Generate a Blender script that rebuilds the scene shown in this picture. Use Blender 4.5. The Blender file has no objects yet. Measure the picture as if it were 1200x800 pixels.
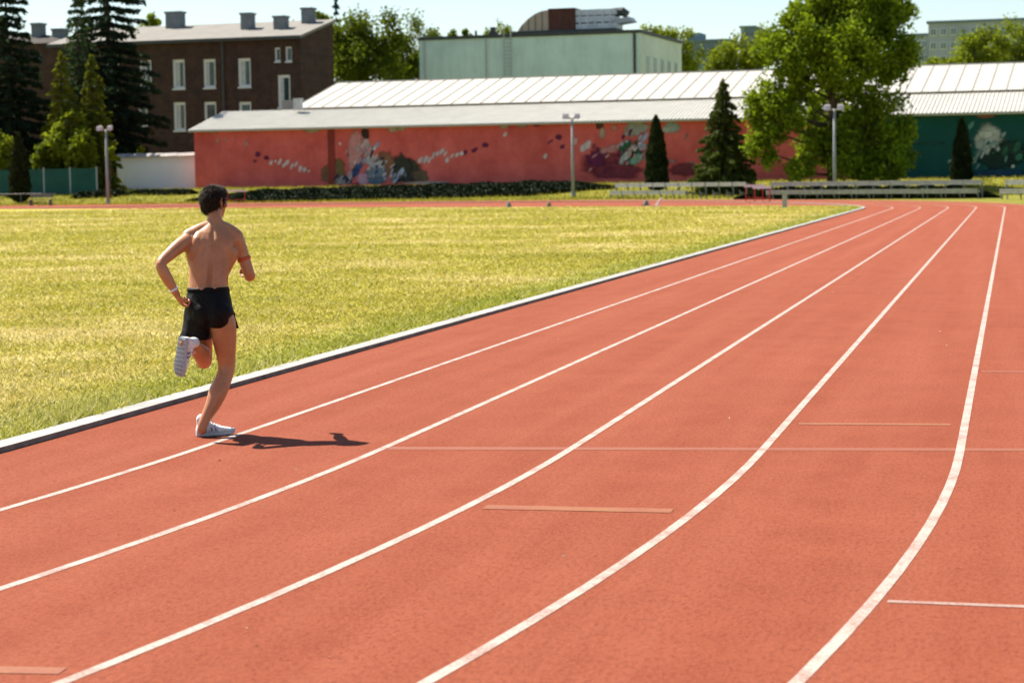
import bpy, bmesh, math, random
import numpy as np
from mathutils import Vector, Matrix
random.seed(7); rng = np.random.default_rng(7)
SC = bpy.context.scene
COL = SC.collection
R_ = math.radians

# ------------------------------------------------------------------ camera
F_PX = 2400.0; PITCH = -.08128; YAW = .24009; ROLL = -.015; CAM_H = 1.76265
def _axes(v):
    x, y, z = v
    c, s = math.cos(ROLL), math.sin(ROLL); x, z = c*x - s*z, s*x + c*z
    c, s = math.cos(PITCH), math.sin(PITCH); y, z = c*y - s*z, s*y + c*z
    c, s = math.cos(YAW), math.sin(YAW); x, y = c*x - s*y, s*x + c*y
    return Vector((x, y, z))
CR, CF, CU = _axes((1, 0, 0)), _axes((0, 1, 0)), _axes((0, 0, 1))
CAM = Vector((0, 0, CAM_H))
cd = bpy.data.cameras.new('camera'); cam = bpy.data.objects.new('camera', cd); COL.objects.link(cam)
cam.matrix_world = Matrix((( CR.x, CU.x, -CF.x, 0), (CR.y, CU.y, -CF.y, 0), (CR.z, CU.z, -CF.z, CAM_H), (0, 0, 0, 1)))
cd.sensor_width = 36; cd.lens = F_PX/1200*36; cd.clip_start = .1; cd.clip_end = 5000
cd.dof.use_dof = True; cd.dof.focus_distance = 13.9; cd.dof.aperture_fstop = 4.0
SC.camera = cam

# ------------------------------------------------------------------ world, sun, exposure
SUN_EL = R_(52); SUN_AZ = math.atan2(-.90, .43)
S = Vector((math.sin(SUN_AZ)*math.cos(SUN_EL), math.cos(SUN_AZ)*math.cos(SUN_EL), math.sin(SUN_EL)))
W = bpy.data.worlds.new('World'); SC.world = W; W.use_nodes = True
wn = W.node_tree.nodes; wl_ = W.node_tree.links
sky = wn.new('ShaderNodeTexSky'); sky.sky_type = 'NISHITA'; sky.sun_disc = False
sky.sun_elevation = SUN_EL; sky.sun_rotation = SUN_AZ; sky.air_density = 1.0; sky.dust_density = .3; sky.ozone_density = 1.0
bg = wn['Background']; bg.inputs['Strength'].default_value = .068
wl_.new(sky.outputs[0], bg.inputs['Color'])
ld = bpy.data.lights.new('sun', 'SUN'); ld.energy = 5.0; ld.angle = R_(.5); ld.color = (1, .93, .82)
sun = bpy.data.objects.new('sun', ld); COL.objects.link(sun); sun.rotation_euler = S.to_track_quat('Z', 'Y').to_euler()
SC.view_settings.view_transform = 'Standard'; SC.view_settings.look = 'None'
SC.view_settings.exposure = 1.15; SC.view_settings.gamma = 1

# ------------------------------------------------------------------ helpers
def pt(px, py, d):                      # a point of the photograph at a depth in metres
    return CAM + d*(CF + (px-600)/F_PX*CR - (py-400)/F_PX*CU)
def gnd(px, py, z=0.0):                 # where that line of sight meets the level z
    v = CF + (px-600)/F_PX*CR - (py-400)/F_PX*CU
    return CAM + v*((z-CAM_H)/v.z)

class Nt:
    def __init__(s, name, rough=.8, spec=.3):
        s.m = bpy.data.materials.new(name); s.m.use_nodes = True; s.t = s.m.node_tree
        s.b = s.t.nodes['Principled BSDF']; s.out = s.t.nodes['Material Output']
        s.b.inputs['Roughness'].default_value = rough
        s.b.inputs['Specular IOR Level'].default_value = spec
        s.geo = s.t.nodes.new('ShaderNodeNewGeometry')
        s.tc = s.t.nodes.new('ShaderNodeTexCoord')
    def node(s, typ, **k):
        n = s.t.nodes.new(typ)
        for a, b in k.items(): setattr(n, a, b)
        return n
    def ln(s, a, b): s.t.links.new(a, b)
    def noise(s, scale, detail=4, rough=.6, vec=None, world=True, stretch=None):
        n = s.node('ShaderNodeTexNoise'); n.inputs['Scale'].default_value = scale
        n.inputs['Detail'].default_value = detail; n.inputs['Roughness'].default_value = rough
        v = vec or (s.geo.outputs['Position'] if world else s.tc.outputs['Object'])
        if stretch:
            mp = s.node('ShaderNodeMapping'); mp.inputs['Scale'].default_value = stretch
            s.ln(v, mp.inputs['Vector']); v = mp.outputs[0]
        s.ln(v, n.inputs['Vector']); return n.outputs['Fac']
    def ramp(s, fac, stops):
        r = s.node('ShaderNodeValToRGB'); e = r.color_ramp.elements
        while len(e) < len(stops): e.new(.5)
        for k, (p, c) in enumerate(stops):
            e[k].position = p; e[k].color = (*c, 1) if len(c) == 3 else c
        s.ln(fac, r.inputs['Fac']); return r.outputs['Color']
    def mix(s, fac, a, b, mode='MIX'):
        n = s.node('ShaderNodeMix', data_type='RGBA', blend_type=mode)
        for sock, v in ((n.inputs[0], fac), (n.inputs[6], a), (n.inputs[7], b)):
            if isinstance(v, (int, float)): sock.default_value = v
            elif isinstance(v, tuple): sock.default_value = (*v, 1)
            else: s.ln(v, sock)
        return n.outputs[2]
    def col(s, c):
        if isinstance(c, tuple): s.b.inputs['Base Color'].default_value = (*c, 1)
        else: s.ln(c, s.b.inputs['Base Color'])
    def bump(s, h, dist=.01, strength=.6):
        n = s.node('ShaderNodeBump'); n.inputs['Distance'].default_value = dist; n.inputs['Strength'].default_value = strength
        s.ln(h, n.inputs['Height']); s.ln(n.outputs[0], s.b.inputs['Normal'])

def plain(name, c, rough=.7, var=.25, scale=3., spec=.3, metal=0, bump=0, bscale=30, world=True):
    n = Nt(name, rough, spec); f = n.noise(scale, 6, .65, world=world)
    lo = tuple(x*(1-var) for x in c); hi = tuple(min(1, x*(1+var)) for x in c)
    n.col(n.ramp(f, [(.3, lo), (.7, hi)])); n.b.inputs['Metallic'].default_value = metal
    if bump: n.bump(n.noise(bscale, 5, world=world), bump)
    return n.m

def link(name, me, mat=None, parent=None, loc=None, smooth=False):
    o = bpy.data.objects.new(name, me); COL.objects.link(o)
    if mat is not None and not me.materials: me.materials.append(mat)
    if parent is not None: o.parent = parent
    if loc is not None: o.location = loc
    if smooth: me.polygons.foreach_set('use_smooth', [True]*len(me.polygons))
    return o
def tag(o, label=None, cat=None, group=None, kind=None):
    for k, v in (('label', label), ('category', cat), ('group', group), ('kind', kind)):
        if v: o[k] = v
    return o
def empty(name, loc, rz=0, label=None, cat=None, group=None):
    o = bpy.data.objects.new(name, None); COL.objects.link(o); o.location = loc; o.rotation_euler = (0, 0, rz)
    o.empty_display_size = .3
    return tag(o, label, cat, group)

class MB:                               # mesh builder
    def __init__(s): s.v = []; s.f = []
    def add(s, vs, fs):
        k = len(s.v); s.v += [tuple(x) for x in vs]; s.f += [tuple(i+k for i in f) for f in fs]; return s
    def box(s, x0, x1, y0, y1, z0, z1):
        vs = [(x, y, z) for z in (z0, z1) for y in (y0, y1) for x in (x0, x1)]
        return s.add(vs, [(0,2,3,1), (4,5,7,6), (0,1,5,4), (2,6,7,3), (0,4,6,2), (1,3,7,5)])
    def hexa(s, b, t):                  # four bottom, four top corners
        return s.add(list(b)+list(t), [(3,2,1,0), (4,5,6,7), (0,1,5,4), (1,2,6,5), (2,3,7,6), (3,0,4,7)])
    def tube(s, pts, rad, n=8, cap=True):
        pts = [Vector(p) for p in pts]; rings = []
        if isinstance(rad, (int, float)): rad = [rad]*len(pts)
        k0 = len(s.v)
        for i, p in enumerate(pts):
            d = (pts[min(i+1, len(pts)-1)] - pts[max(i-1, 0)]).normalized()
            if i == 0: a = d.cross(Vector((.21, .33, .92) if abs(d.z) < .85 else (1, .1, 0))).normalized()
            else: a = (a - d*a.dot(d)).normalized()
            b = d.cross(a)
            for k in range(n):
                t = 2*math.pi*k/n; s.v.append(tuple(p + rad[i]*(math.cos(t)*a + math.sin(t)*b)))
        for i in range(len(pts)-1):
            for k in range(n):
                q = (k+1) % n; s.f.append((k0+i*n+k, k0+i*n+q, k0+(i+1)*n+q, k0+(i+1)*n+k))
        if cap:
            s.f.append(tuple(k0+k for k in reversed(range(n)))); e = k0+(len(pts)-1)*n; s.f.append(tuple(e+k for k in range(n)))
        return s
    def loft(s, rings, n=20, power=2.0):     # rings: (centre, a, b)
        k0 = len(s.v)
        for c, a, b in rings:
            c, a, b = Vector(c), Vector(a), Vector(b)
            for k in range(n):
                t = 2*math.pi*k/n; ct, st = math.cos(t), math.sin(t)
                ct = math.copysign(abs(ct)**(2/power), ct); st = math.copysign(abs(st)**(2/power), st)
                s.v.append(tuple(c + ct*a + st*b))
        m = len(rings)
        for i in range(m-1):
            for k in range(n):
                q = (k+1) % n; s.f.append((k0+i*n+k, k0+i*n+q, k0+(i+1)*n+q, k0+(i+1)*n+k))
        s.f.append(tuple(k0+k for k in reversed(range(n)))); e = k0+(m-1)*n; s.f.append(tuple(e+k for k in range(n)))
        return s
    def ball(s, c, a, b, d, nu=14, nv=9):    # ellipsoid with semi-axis vectors
        c, a, b, d = map(Vector, (c, a, b, d)); rings = []
        for i in range(nv):
            t = -math.pi/2 + math.pi*(i+.25)/(nv-.5)
            rings.append((c + math.sin(t)*d, math.cos(t)*a, math.cos(t)*b))
        return s.loft(rings, nu)
    def mesh(s, name):
        me = bpy.data.meshes.new(name); me.from_pydata(s.v, [], s.f); me.update(); return me
    def fix(s, name):
        me = s.mesh(name); bm = bmesh.new(); bm.from_mesh(me); bmesh.ops.recalc_face_normals(bm, faces=bm.faces); bm.to_mesh(me); bm.free(); return me
    def build(s, name, mat, parent=None, loc=None, smooth=False):
        return link(name, s.fix(name), mat, parent, loc, smooth)

def np_mesh(name, V, k):                # V: (faces*k, 3); loose k-gons
    me = bpy.data.meshes.new(name); n = len(V); me.vertices.add(n); me.vertices.foreach_set('co', V.astype(np.float32).ravel())
    me.loops.add(n); me.loops.foreach_set('vertex_index', np.arange(n, dtype=np.int32))
    me.polygons.add(n//k); me.polygons.foreach_set('loop_start', np.arange(0, n, k, dtype=np.int32))
    me.polygons.foreach_set('loop_total', np.full(n//k, k, dtype=np.int32)); me.update(calc_edges=True); return me

# ------------------------------------------------------------------ layout of the place
XC, R0, Y0, Y1 = -6.41, 36.5, 12.85, 92.0       # inner kerb face, bend radius, ends of the straight
LANE = 1.22; CX = XC - R0
def lane_pt(off, t):
    """t in metres along the inner edge, 0 at the start of the straight in view; off = metres outward"""
    Ls = Y1-Y0; Lb = math.pi*R0; P = 2*(Ls+Lb); t %= P; r = R0+off
    if t < Ls: return (XC+off, Y0+t)
    t -= Ls
    if t < Lb: a = t/R0; return (CX+r*math.cos(a), Y1+r*math.sin(a))
    t -= Lb
    if t < Ls: return (CX-r, Y1-t)
    t -= Ls; a = math.pi+t/R0; return (CX+r*math.cos(a), Y0+r*math.sin(a))
PER = 2*((Y1-Y0)+math.pi*R0)
def ring(name, o0, o1, z0, mat, t0=0., t1=None, n=420, z1=None):
    closed = t1 is None
    ts = [PER*i/n for i in range(n)] if closed else [t0+(t1-t0)*i/n for i in range(n+1)]
    m = MB(); k = len(ts)
    prof = [(o0, z0), (o1, z0)] if z1 is None else [(o0, z0), (o0, z1), (o1, z1), (o1, z0)]
    for t in ts:
        for o, z in prof: m.v.append((*lane_pt(o, t), z))
    q = len(prof)
    for i in range(k if closed else k-1):
        j = (i+1) % k
        for e in range(q-1): m.f.append((i*q+e, i*q+e+1, j*q+e+1, j*q+e))
    return link(name, m.fix(name), mat)

# the long low hall behind gives the frame of the far side
A0 = pt(229, 219, 169); B0 = pt(1180, 207, 150)
EX = Vector((B0.x-A0.x, B0.y-A0.y, 0)).normalized(); EY = Vector((-EX.y, EX.x, 0)); RZ = math.atan2(EX.y, EX.x)
ZB = 1.02
ORG = Vector((A0.x, A0.y, ZB))
def wl(px, py, yb, org=None):           # sight line met with the plane local y = yb: local x, z
    org = org or ORG; v = CF + (px-600)/F_PX*CR - (py-400)/F_PX*CU
    t = (yb - (CAM-org).dot(EY))/v.dot(EY); p = CAM + v*t - org
    return p.dot(EX), p.z
def sdist(p): return -(Vector((p[0], p[1], ZB))-ORG).dot(EY)
def smooth(t): t = max(0, min(1, t)); return t*t*(3-2*t)
def zt(p):                              # height of the terrain
    return -.03 + (ZB+.0)*smooth((17.5-sdist(p))/14.0)
def gp(px, d):                          # terrain point under an image column at a depth
    p = pt(px, 215, d); return Vector((p.x, p.y, zt(p)))
def px_h(py, px, d): return pt(px, py, d).z

# ------------------------------------------------------------------ materials of the ground
def track_mat():
    n = Nt('track_rubber', .95, .12)
    big = n.noise(.35, 5, .6); mid = n.noise(5, 6, .7, stretch=(1, .45, 1)); gr = n.noise(230, 2, .6); spk = n.noise(95, 1.5, .5); blot = n.noise(1.3, 7, .68)
    c = n.ramp(big, [(.3, (.250, .060, .028)), (.7, (.300, .080, .039))])
    c = n.mix(.5, c, n.ramp(blot, [(.3, (.205, .046, .020)), (.68, (.32, .090, .047))]))
    c = n.mix(n.ramp(mid, [(.35, (0, 0, 0)), (.75, (.45, .45, .45))]), c, (.20, .040, .016))
    wear = n.noise(1, 4, .6, stretch=(2.6, .09, 1)); c = n.mix(n.ramp(wear, [(.42, (0, 0, 0)), (.72, (.6, .6, .6))]), c, (.33, .100, .054))
    m2 = n.noise(42, 5, .75, stretch=(1, .4, 1)); m3 = n.noise(55, 4, .7)
    c = n.mix(n.ramp(m2, [(.36, (.6, .6, .6)), (.53, (0, 0, 0))]), c, (.15, .029, .012))
    c = n.mix(n.ramp(m3, [(.5, (0, 0, 0)), (.70, (.6, .6, .6))]), c, (.42, .128, .068))
    c = n.mix(n.ramp(gr, [(.34, (.6, .6, .6)), (.5, (0, 0, 0))]), c, (.10, .018, .010))
    c = n.mix(n.ramp(spk, [(.6, (0, 0, 0)), (.72, (.5, .5, .5))]), c, (.38, .13, .08))
    n.col(c); n.bump(n.mix(.5, m3, gr), .012, .8); return n.m
def line_mat(name, c, keep=.9):
    n = Nt(name, .7, .3)
    w = n.noise(60, 5, .7); w2 = n.noise(4, 5, .6); gr = n.noise(230, 2, .6)
    f = n.mix(.45, w, w2)
    base = n.mix(n.ramp(w2, [(.3, (0, 0, 0)), (.8, (.5, .5, .5))]), c, tuple(x*.8 for x in c))
    c2 = n.mix(n.ramp(f, [(keep-.55, (.85, .85, .85)), (keep-.38, (0, 0, 0))]), base, (.24, .062, .035))
    c2 = n.mix(n.ramp(gr, [(.33, (.5, .5, .5)), (.47, (0, 0, 0))]), c2, tuple(x*.62 for x in c))
    n.col(c2); n.bump(gr, .004, .5); return n.m
def grass_color(n, island=False):
    p = n.noise(.17, 7, .68, stretch=(.9, 1, 1)); q = n.noise(1.1, 6, .68); f = n.noise(14, 5, .7)
    c = n.ramp(p, [(.30, (.22, .225, .016)), (.43, (.35, .315, .030)), (.52, (.47, .40, .085)), (.63, (.72, .58, .28))])
    c = n.mix(.36, c, n.ramp(q, [(.28, (.22, .215, .012)), (.48, (.40, .34, .030)), (.62, (.52, .44, .10)), (.74, (.68, .56, .26))]))
    c = n.mix(n.ramp(f, [(.32, (.55, .55, .55)), (.56, (0, 0, 0))]), c, (.15, .155, .014))
    # lusher growth along the kerb, where the mower does not reach
    sx = n.node('ShaderNodeSeparateXYZ'); n.ln(n.geo.outputs['Position'], sx.inputs[0])
    mr = n.node('ShaderNodeMapRange'); mr.inputs['From Min'].default_value = XC-1.5; mr.inputs['From Max'].default_value = XC-.3
    n.ln(sx.outputs['X'], mr.inputs['Value'])
    e = n.mix(.6, mr.outputs[0], q, 'MULTIPLY')
    c = n.mix(n.ramp(e, [(.12, (0, 0, 0)), (.5, (.5, .5, .5))]), c, (.19, .25, .012))
    if island:
        rp = n.geo.outputs['Random Per Island']
        c = n.mix(n.ramp(rp, [(0, (.4, .4, .4)), (.3, (.05, .05, .05)), (.7, (.05, .05, .05)), (1, (.5, .5, .5))]), c,
                  n.ramp(rp, [(.1, (.22, .24, .012)), (.45, (.43, .36, .035)), (.95, (.68, .56, .22))]))
    return c
def grass_mats():
    g = Nt('dry_lawn', .9, .15); g.col(grass_color(g)); g.bump(g.noise(22, 5, .75), .05, .8)
    b = Nt('grass_blades', .6, .25); c = grass_color(b, True); b.col(c)
    tr = b.node('ShaderNodeBsdfTranslucent'); mx = b.node('ShaderNodeMixShader'); mx.inputs[0].default_value = .38
    b.ln(c, tr.inputs['Color']); b.ln(b.b.outputs[0], mx.inputs[1]); b.ln(tr.outputs[0], mx.inputs[2]); b.ln(mx.outputs[0], b.out.inputs['Surface'])
    o = Nt('rough_bank_grass', .9, .15); f = o.noise(.5, 6, .7); q = o.noise(6, 5, .7)
    c = o.ramp(f, [(.3, (.13, .155, .014)), (.5, (.25, .235, .022)), (.7, (.36, .31, .05))])
    o.col(o.mix(o.ramp(q, [(.35, (.6, .6, .6)), (.6, (0, 0, 0))]), c, (.075, .085, .014))); o.bump(q, .15, .8)
    return g.m, b.m, o.m
M_TRACK = track_mat(); M_LINE = line_mat('lane_paint', (.46, .395, .335), .93); M_YEL = line_mat('faded_yellow_paint', (.30, .120, .034), .99); M_OLD = line_mat('ghost_line', (.265, .084, .036), .97); M_DIM = line_mat('pale_cross_paint', (.38, .27, .22), .92)
M_LAWN, M_BLADE, M_BANK = grass_mats()
def kerb_mat():
    n = Nt('painted_kerb', .6, .4); w = n.noise(9, 6, .7); w2 = n.noise(1.2, 4)
    c = n.mix(n.ramp(w, [(.3, (.75, .75, .75)), (.5, (0, 0, 0))]), n.ramp(w2, [(.3, (.30, .29, .26)), (.7, (.40, .39, .355))]), (.17, .16, .13))
    n.col(c); n.bump(n.noise(60, 4), .004); return n.m
M_KERB = kerb_mat()

# ------------------------------------------------------------------ ground, track, kerb, markings
m = MB(); ss = [-900, -250, -60, -5, 3, 4.5, 6, 7.5, 9, 10.5, 12, 13.5, 15, 16.5, 17.5, 30, 90, 260]
xs = [-700, -250, -120, -60, -30, 0, 30, 60, 90, 150, 300, 800]
for s_ in ss:
    for x_ in xs:
        p = ORG + EX*x_ - EY*s_; m.v.append((p.x, p.y, -.03 + ZB*smooth((17.5-s_)/14.0)))
for i in range(len(ss)-1):
    for j in range(len(xs)-1):
        a = i*len(xs)+j; m.f.append((a, a+1, a+len(xs)+1, a+len(xs)))
tag(m.build('ground', M_BANK), kind='structure')
tag(ring('running_track', -.02, 7.5, 0, M_TRACK), kind='structure')
# red apron past the far bend, and the red jumping area inside it
def arc(off, a0, a1, n=40): return [(CX+(R0+off)*math.cos(R_(a0+(a1-a0)*i/n)), Y1+(R0+off)*math.sin(R_(a0+(a1-a0)*i/n))) for i in range(n+1)]
def flat(name, pts, z, mat):
    me = bpy.data.meshes.new(name); bm = bmesh.new(); vs = [bm.verts.new((*p[:2], z)) for p in pts]; bm.faces.new(vs)
    bmesh.ops.triangulate(bm, faces=bm.faces); bmesh.ops.recalc_face_normals(bm, faces=bm.faces); bm.to_mesh(me); bm.free()
    if me.polygons[0].normal.z < 0: me.flip_normals()
    return link(name, me, mat)
outer = [gnd(x, y) for x, y in ((560, 235.4), (450, 236.4), (300, 237.0), (150, 237.6), (0, 238.2), (-120, 239.2))]
tag(flat('red_apron', [(p.x, p.y) for p in outer] + arc(6.8, 176, 84), -.006, M_TRACK), kind='structure')
DL = lambda X: 100.6 - .385*(X+10)
# points of the inner edge on either side of the jumping area's front line
def inner(off=-.17):
    right = []; left = []
    for i in range(0, 721):
        a = math.pi*i/720; p = (CX+(R0+off)*math.cos(a), Y1+(R0+off)*math.sin(a)); right.append(p)
    ins = [p for p in right if p[1] > DL(p[0])]
    out = [p for p in right if p[1] <= DL(p[0])]
    return ins, [p for p in out if p[0] > CX], [p for p in out if p[0] <= CX]
ins, oR, oL = inner()
tag(flat('jumping_area', inner(-.03)[0], -.004, M_TRACK), kind='structure')
near = [(CX+(R0-.17)*math.cos(math.pi+math.pi*i/120), Y0+(R0-.17)*math.sin(math.pi+math.pi*i/120)) for i in range(121)]
lawn_poly = oR + [ins[0], ins[-1]] + oL + near
tag(flat('infield', lawn_poly, .02, M_LAWN), kind='structure')
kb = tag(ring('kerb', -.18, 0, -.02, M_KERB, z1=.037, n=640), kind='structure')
kb.data.materials.append(plain('shaded_kerb_side', (.18, .165, .145), .9, .4, 6, bump=.01))  # shade of the kerb's upright sides put into a darker colour
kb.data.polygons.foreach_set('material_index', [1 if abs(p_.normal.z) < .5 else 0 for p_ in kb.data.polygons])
for k in range(1, 7): tag(ring('lane_line', k*LANE-.027, k*LANE+.027, .002, M_LINE, n=700), kind='structure')
def stripe(name, p, q, w, mat, z=.005):
    a, b = gnd(*p), gnd(*q); d = (b-a).normalized(); s_ = Vector((-d.y, d.x, 0))*w/2
    N = max(2, int((b-a).length/.5)); mb = MB()
    for i in range(N+1):
        c = a.lerp(b, i/N); mb.v += [(c.x+s_.x, c.y+s_.y, z), (c.x-s_.x, c.y-s_.y, z)]
    mb.f = [(2*i, 2*i+1, 2*i+3, 2*i+2) for i in range(N)]
    return tag(link(name, mb.fix(name), mat), kind='structure')
stripe('cross_line', (1040, 704.5), (1290, 714), .05, M_DIM, .0025)
stripe('cross_line', (568, 594), (788, 598.5), .13, M_YEL, .0025)
stripe('cross_line', (936, 496.5), (1114, 497.5), .10, M_YEL, .0025)
stripe('cross_line', (-40, 784), (74, 786), .10, M_YEL, .0025)
stripe('old_line', (455, 525), (1300, 527), .13, M_OLD, .0015)
fl = MB(); g0 = random.Random(9)
for i in range(110):
    t = g0.uniform(-8, 45); o_ = g0.uniform(.1, 7.2); x, y = lane_pt(o_, t); a = g0.uniform(0, 6.3); r = g0.uniform(.005, .013)
    fl.add([(x+r*math.cos(a), y+r*math.sin(a), .003), (x+.5*r*math.cos(a+1.7), y+.5*r*math.sin(a+1.7), .010), (x-r*math.cos(a), y-r*math.sin(a), .004), (x-.5*r*math.cos(a+1.4), y-.5*r*math.sin(a+1.4), .003)], [(0, 1, 2, 3)])
tag(link('debris', fl.mesh('debris'), plain('dry_flakes', (.42, .34, .22), .8, .5, 40)), 'small dry leaf flakes and grit scattered over the red lanes', 'litter', kind='stuff')
stripe('old_line', (1150, 435), (1280, 436), .13, M_OLD, .0015)

# grass blades on the infield (uncountable)
def blades(N, name):
    r = 10.5*(125/10.5)**rng.random(N); th = YAW + R_(-15.5) + R_(33.5)*rng.random(N)
    th = YAW + R_(33)*(rng.random(N)-.42)
    X = -np.sin(th)*r; Y = np.cos(th)*r
    ok = (Y < 100.3-.385*(X+10)) & np.where(Y < Y0, np.hypot(X-CX, Y-Y0) < R0-.19, np.where(Y > Y1, np.hypot(X-CX, Y-Y1) < R0-.19, (X < XC-.19) & (X > CX-R0)))
    X, Y, r = X[ok], Y[ok], r[ok]; n = len(X)
    nearK = np.clip((X-(XC-.7))/.5, 0, 1)*(Y > Y0)
    patch = np.sin(X*1.7+np.sin(Y*.9)*2)*np.sin(Y*1.3+np.sin(X*.7)*2)
    h = (.020+.022*rng.random(n)+.010*patch)*(1+.7*nearK)*(1+r/130); w = (.0028+.0035*rng.random(n))*(.7+r/13)
    a = rng.random(n)*2*np.pi; lean = h*(.5+1.5*rng.random(n)); b = rng.random(n)*2*np.pi
    V = np.empty((n, 3, 3))
    V[:, 0] = np.c_[X-np.cos(a)*w, Y-np.sin(a)*w, np.full(n, .018)]
    V[:, 1] = np.c_[X+np.cos(a)*w, Y+np.sin(a)*w, np.full(n, .018)]
    V[:, 2] = np.c_[X+np.cos(b)*lean, Y+np.sin(b)*lean, .02+h]
    o = link(name, np_mesh(name, V.reshape(-1, 3), 3), M_BLADE)
    return tag(o, 'short dry yellow green turf of the infield inside the kerb', 'grass', kind='stuff')
blades(420000, 'turf')

# ------------------------------------------------------------------ foliage
def leaf_mat(name, dark, light, trans=.45, spots=.35):
    n = Nt(name, .8, .12); rp = n.geo.outputs['Random Per Island']; f = n.noise(spots, 3)
    c = n.mix(.5, n.ramp(rp, [(.05, dark), (.95, light)]), n.ramp(f, [(.35, dark), (.65, light)])); n.col(c)
    tr = n.node('ShaderNodeBsdfTranslucent'); mx = n.node('ShaderNodeMixShader'); mx.inputs[0].default_value = trans
    n.ln(n.mix(.35, c, (light[0]*1.3, light[1]*1.25, light[2]*.6)), tr.inputs['Color'])
    n.ln(n.b.outputs[0], mx.inputs[1]); n.ln(tr.outputs[0], mx.inputs[2]); n.ln(mx.outputs[0], n.out.inputs['Surface']); return n.m
M_BARK = plain('bark', (.07, .05, .035), .9, .4, 6, bump=.03)
L_LIME = leaf_mat('lime_leaves', (.085, .120, .008), (.245, .295, .020)); L_MID = leaf_mat('green_leaves', (.045, .075, .006), (.15, .19, .014))
L_DEEP = leaf_mat('spruce_needles', (.012, .024, .010), (.035, .06, .016), .2); L_CYP = leaf_mat('cypress_needles', (.012, .020, .007), (.035, .05, .012), .15)
L_CON = leaf_mat('yellowish_needles', (.055, .075, .006), (.20, .22, .016), .35); L_DARK = leaf_mat('dark_needles', (.010, .022, .012), (.028, .05, .022), .25)
L_BED = leaf_mat('bed_leaves', (.010, .017, .005), (.015, .026, .007), .05)
def leaves(P, size, out=None, aspect=.55, up=0., seed=0):
    """a loose leaf-shaped rhombus at every point of P"""
    g = np.random.default_rng(seed); n = len(P)
    d = g.normal(size=(n, 3)); d[:, 2] += up
    if out is not None: d += out
    d /= np.linalg.norm(d, axis=1)[:, None]
    e = np.cross(d, g.normal(size=(n, 3))); e /= np.linalg.norm(e, axis=1)[:, None]
    s = (size*(.55+.9*g.random(n)))[:, None]
    V = np.stack([P-d*s*.5, P+e*s*aspect*.5, P+d*s*.5, P-e*s*aspect*.5], 1)
    return V.reshape(-1, 3)
def crown_points(clumps, n, seed, sub=9, subr=.42):
    g = np.random.default_rng(seed); subs = []; wt = []
    for (c, r) in clumps:
        c = np.array(c); r = np.array(r if hasattr(r, '__len__') else (r, r, r))
        for _ in range(sub):
            d = g.normal(size=3); d /= np.linalg.norm(d); q = (.45+.5*g.random())
            k = subr*(.65+.7*g.random()); subs.append((c+d*r*q, r*k)); wt.append(np.prod(r*k)**(2/3))
    wt = np.array(wt)/sum(wt); idx = g.choice(len(subs), n, p=wt)
    C = np.array([s_[0] for s_ in subs])[idx]; Rr = np.array([s_[1] for s_ in subs])[idx]
    d = g.normal(size=(n, 3)); q = np.linalg.norm(d, axis=1); d /= q[:, None]
    return C + d*Rr*(np.minimum(q, 2.9)*.52)[:, None]
def tree(base, clumps, n, size, mat, label, cat='tree', name='leafy_tree', group=None, seed=0, trunk_r=.25, sub=9, subr=.42):
    """clumps in world offsets from base: ((x,y,z), r)"""
    t = empty(name, base, 0, label, cat, group)
    P = crown_points(clumps, n, seed, sub, subr)
    link('crown', np_mesh('crown', leaves(P, size, None, .6, 0, seed+1), 4), mat, t)
    m = MB(); g = random.Random(seed); top = max(c[2] for c, r in clumps)
    tp = [Vector((0, 0, -.3)), Vector((g.uniform(-.1, .1), 0, top*.3)), Vector((g.uniform(-.3, .3), g.uniform(-.2, .2), top*.65)), Vector((0, 0, top*.98))]
    m.tube(tp, [trunk_r*1.2, trunk_r, trunk_r*.65, trunk_r*.15], 9)
    for c, r in clumps:
        c = Vector(c); z = min(c.z*.72, top*.8); a = Vector((0, 0, z)); mid = a.lerp(c, .5)+Vector((0, 0, -.05*c.length))
        m.tube([a, mid, c], [trunk_r*.4, trunk_r*.25, trunk_r*.06], 6)
        rr = r if not hasattr(r, '__len__') else sum(r)/3
        for _ in range(4):
            d = Vector((g.gauss(0, 1), g.gauss(0, 1), g.gauss(.3, 1))).normalized()*rr*.8; m.tube([mid.lerp(c, .7), c+d], [trunk_r*.14, .015], 5)
    m.build('trunk', M_BARK, t, smooth=True); return t
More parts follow.
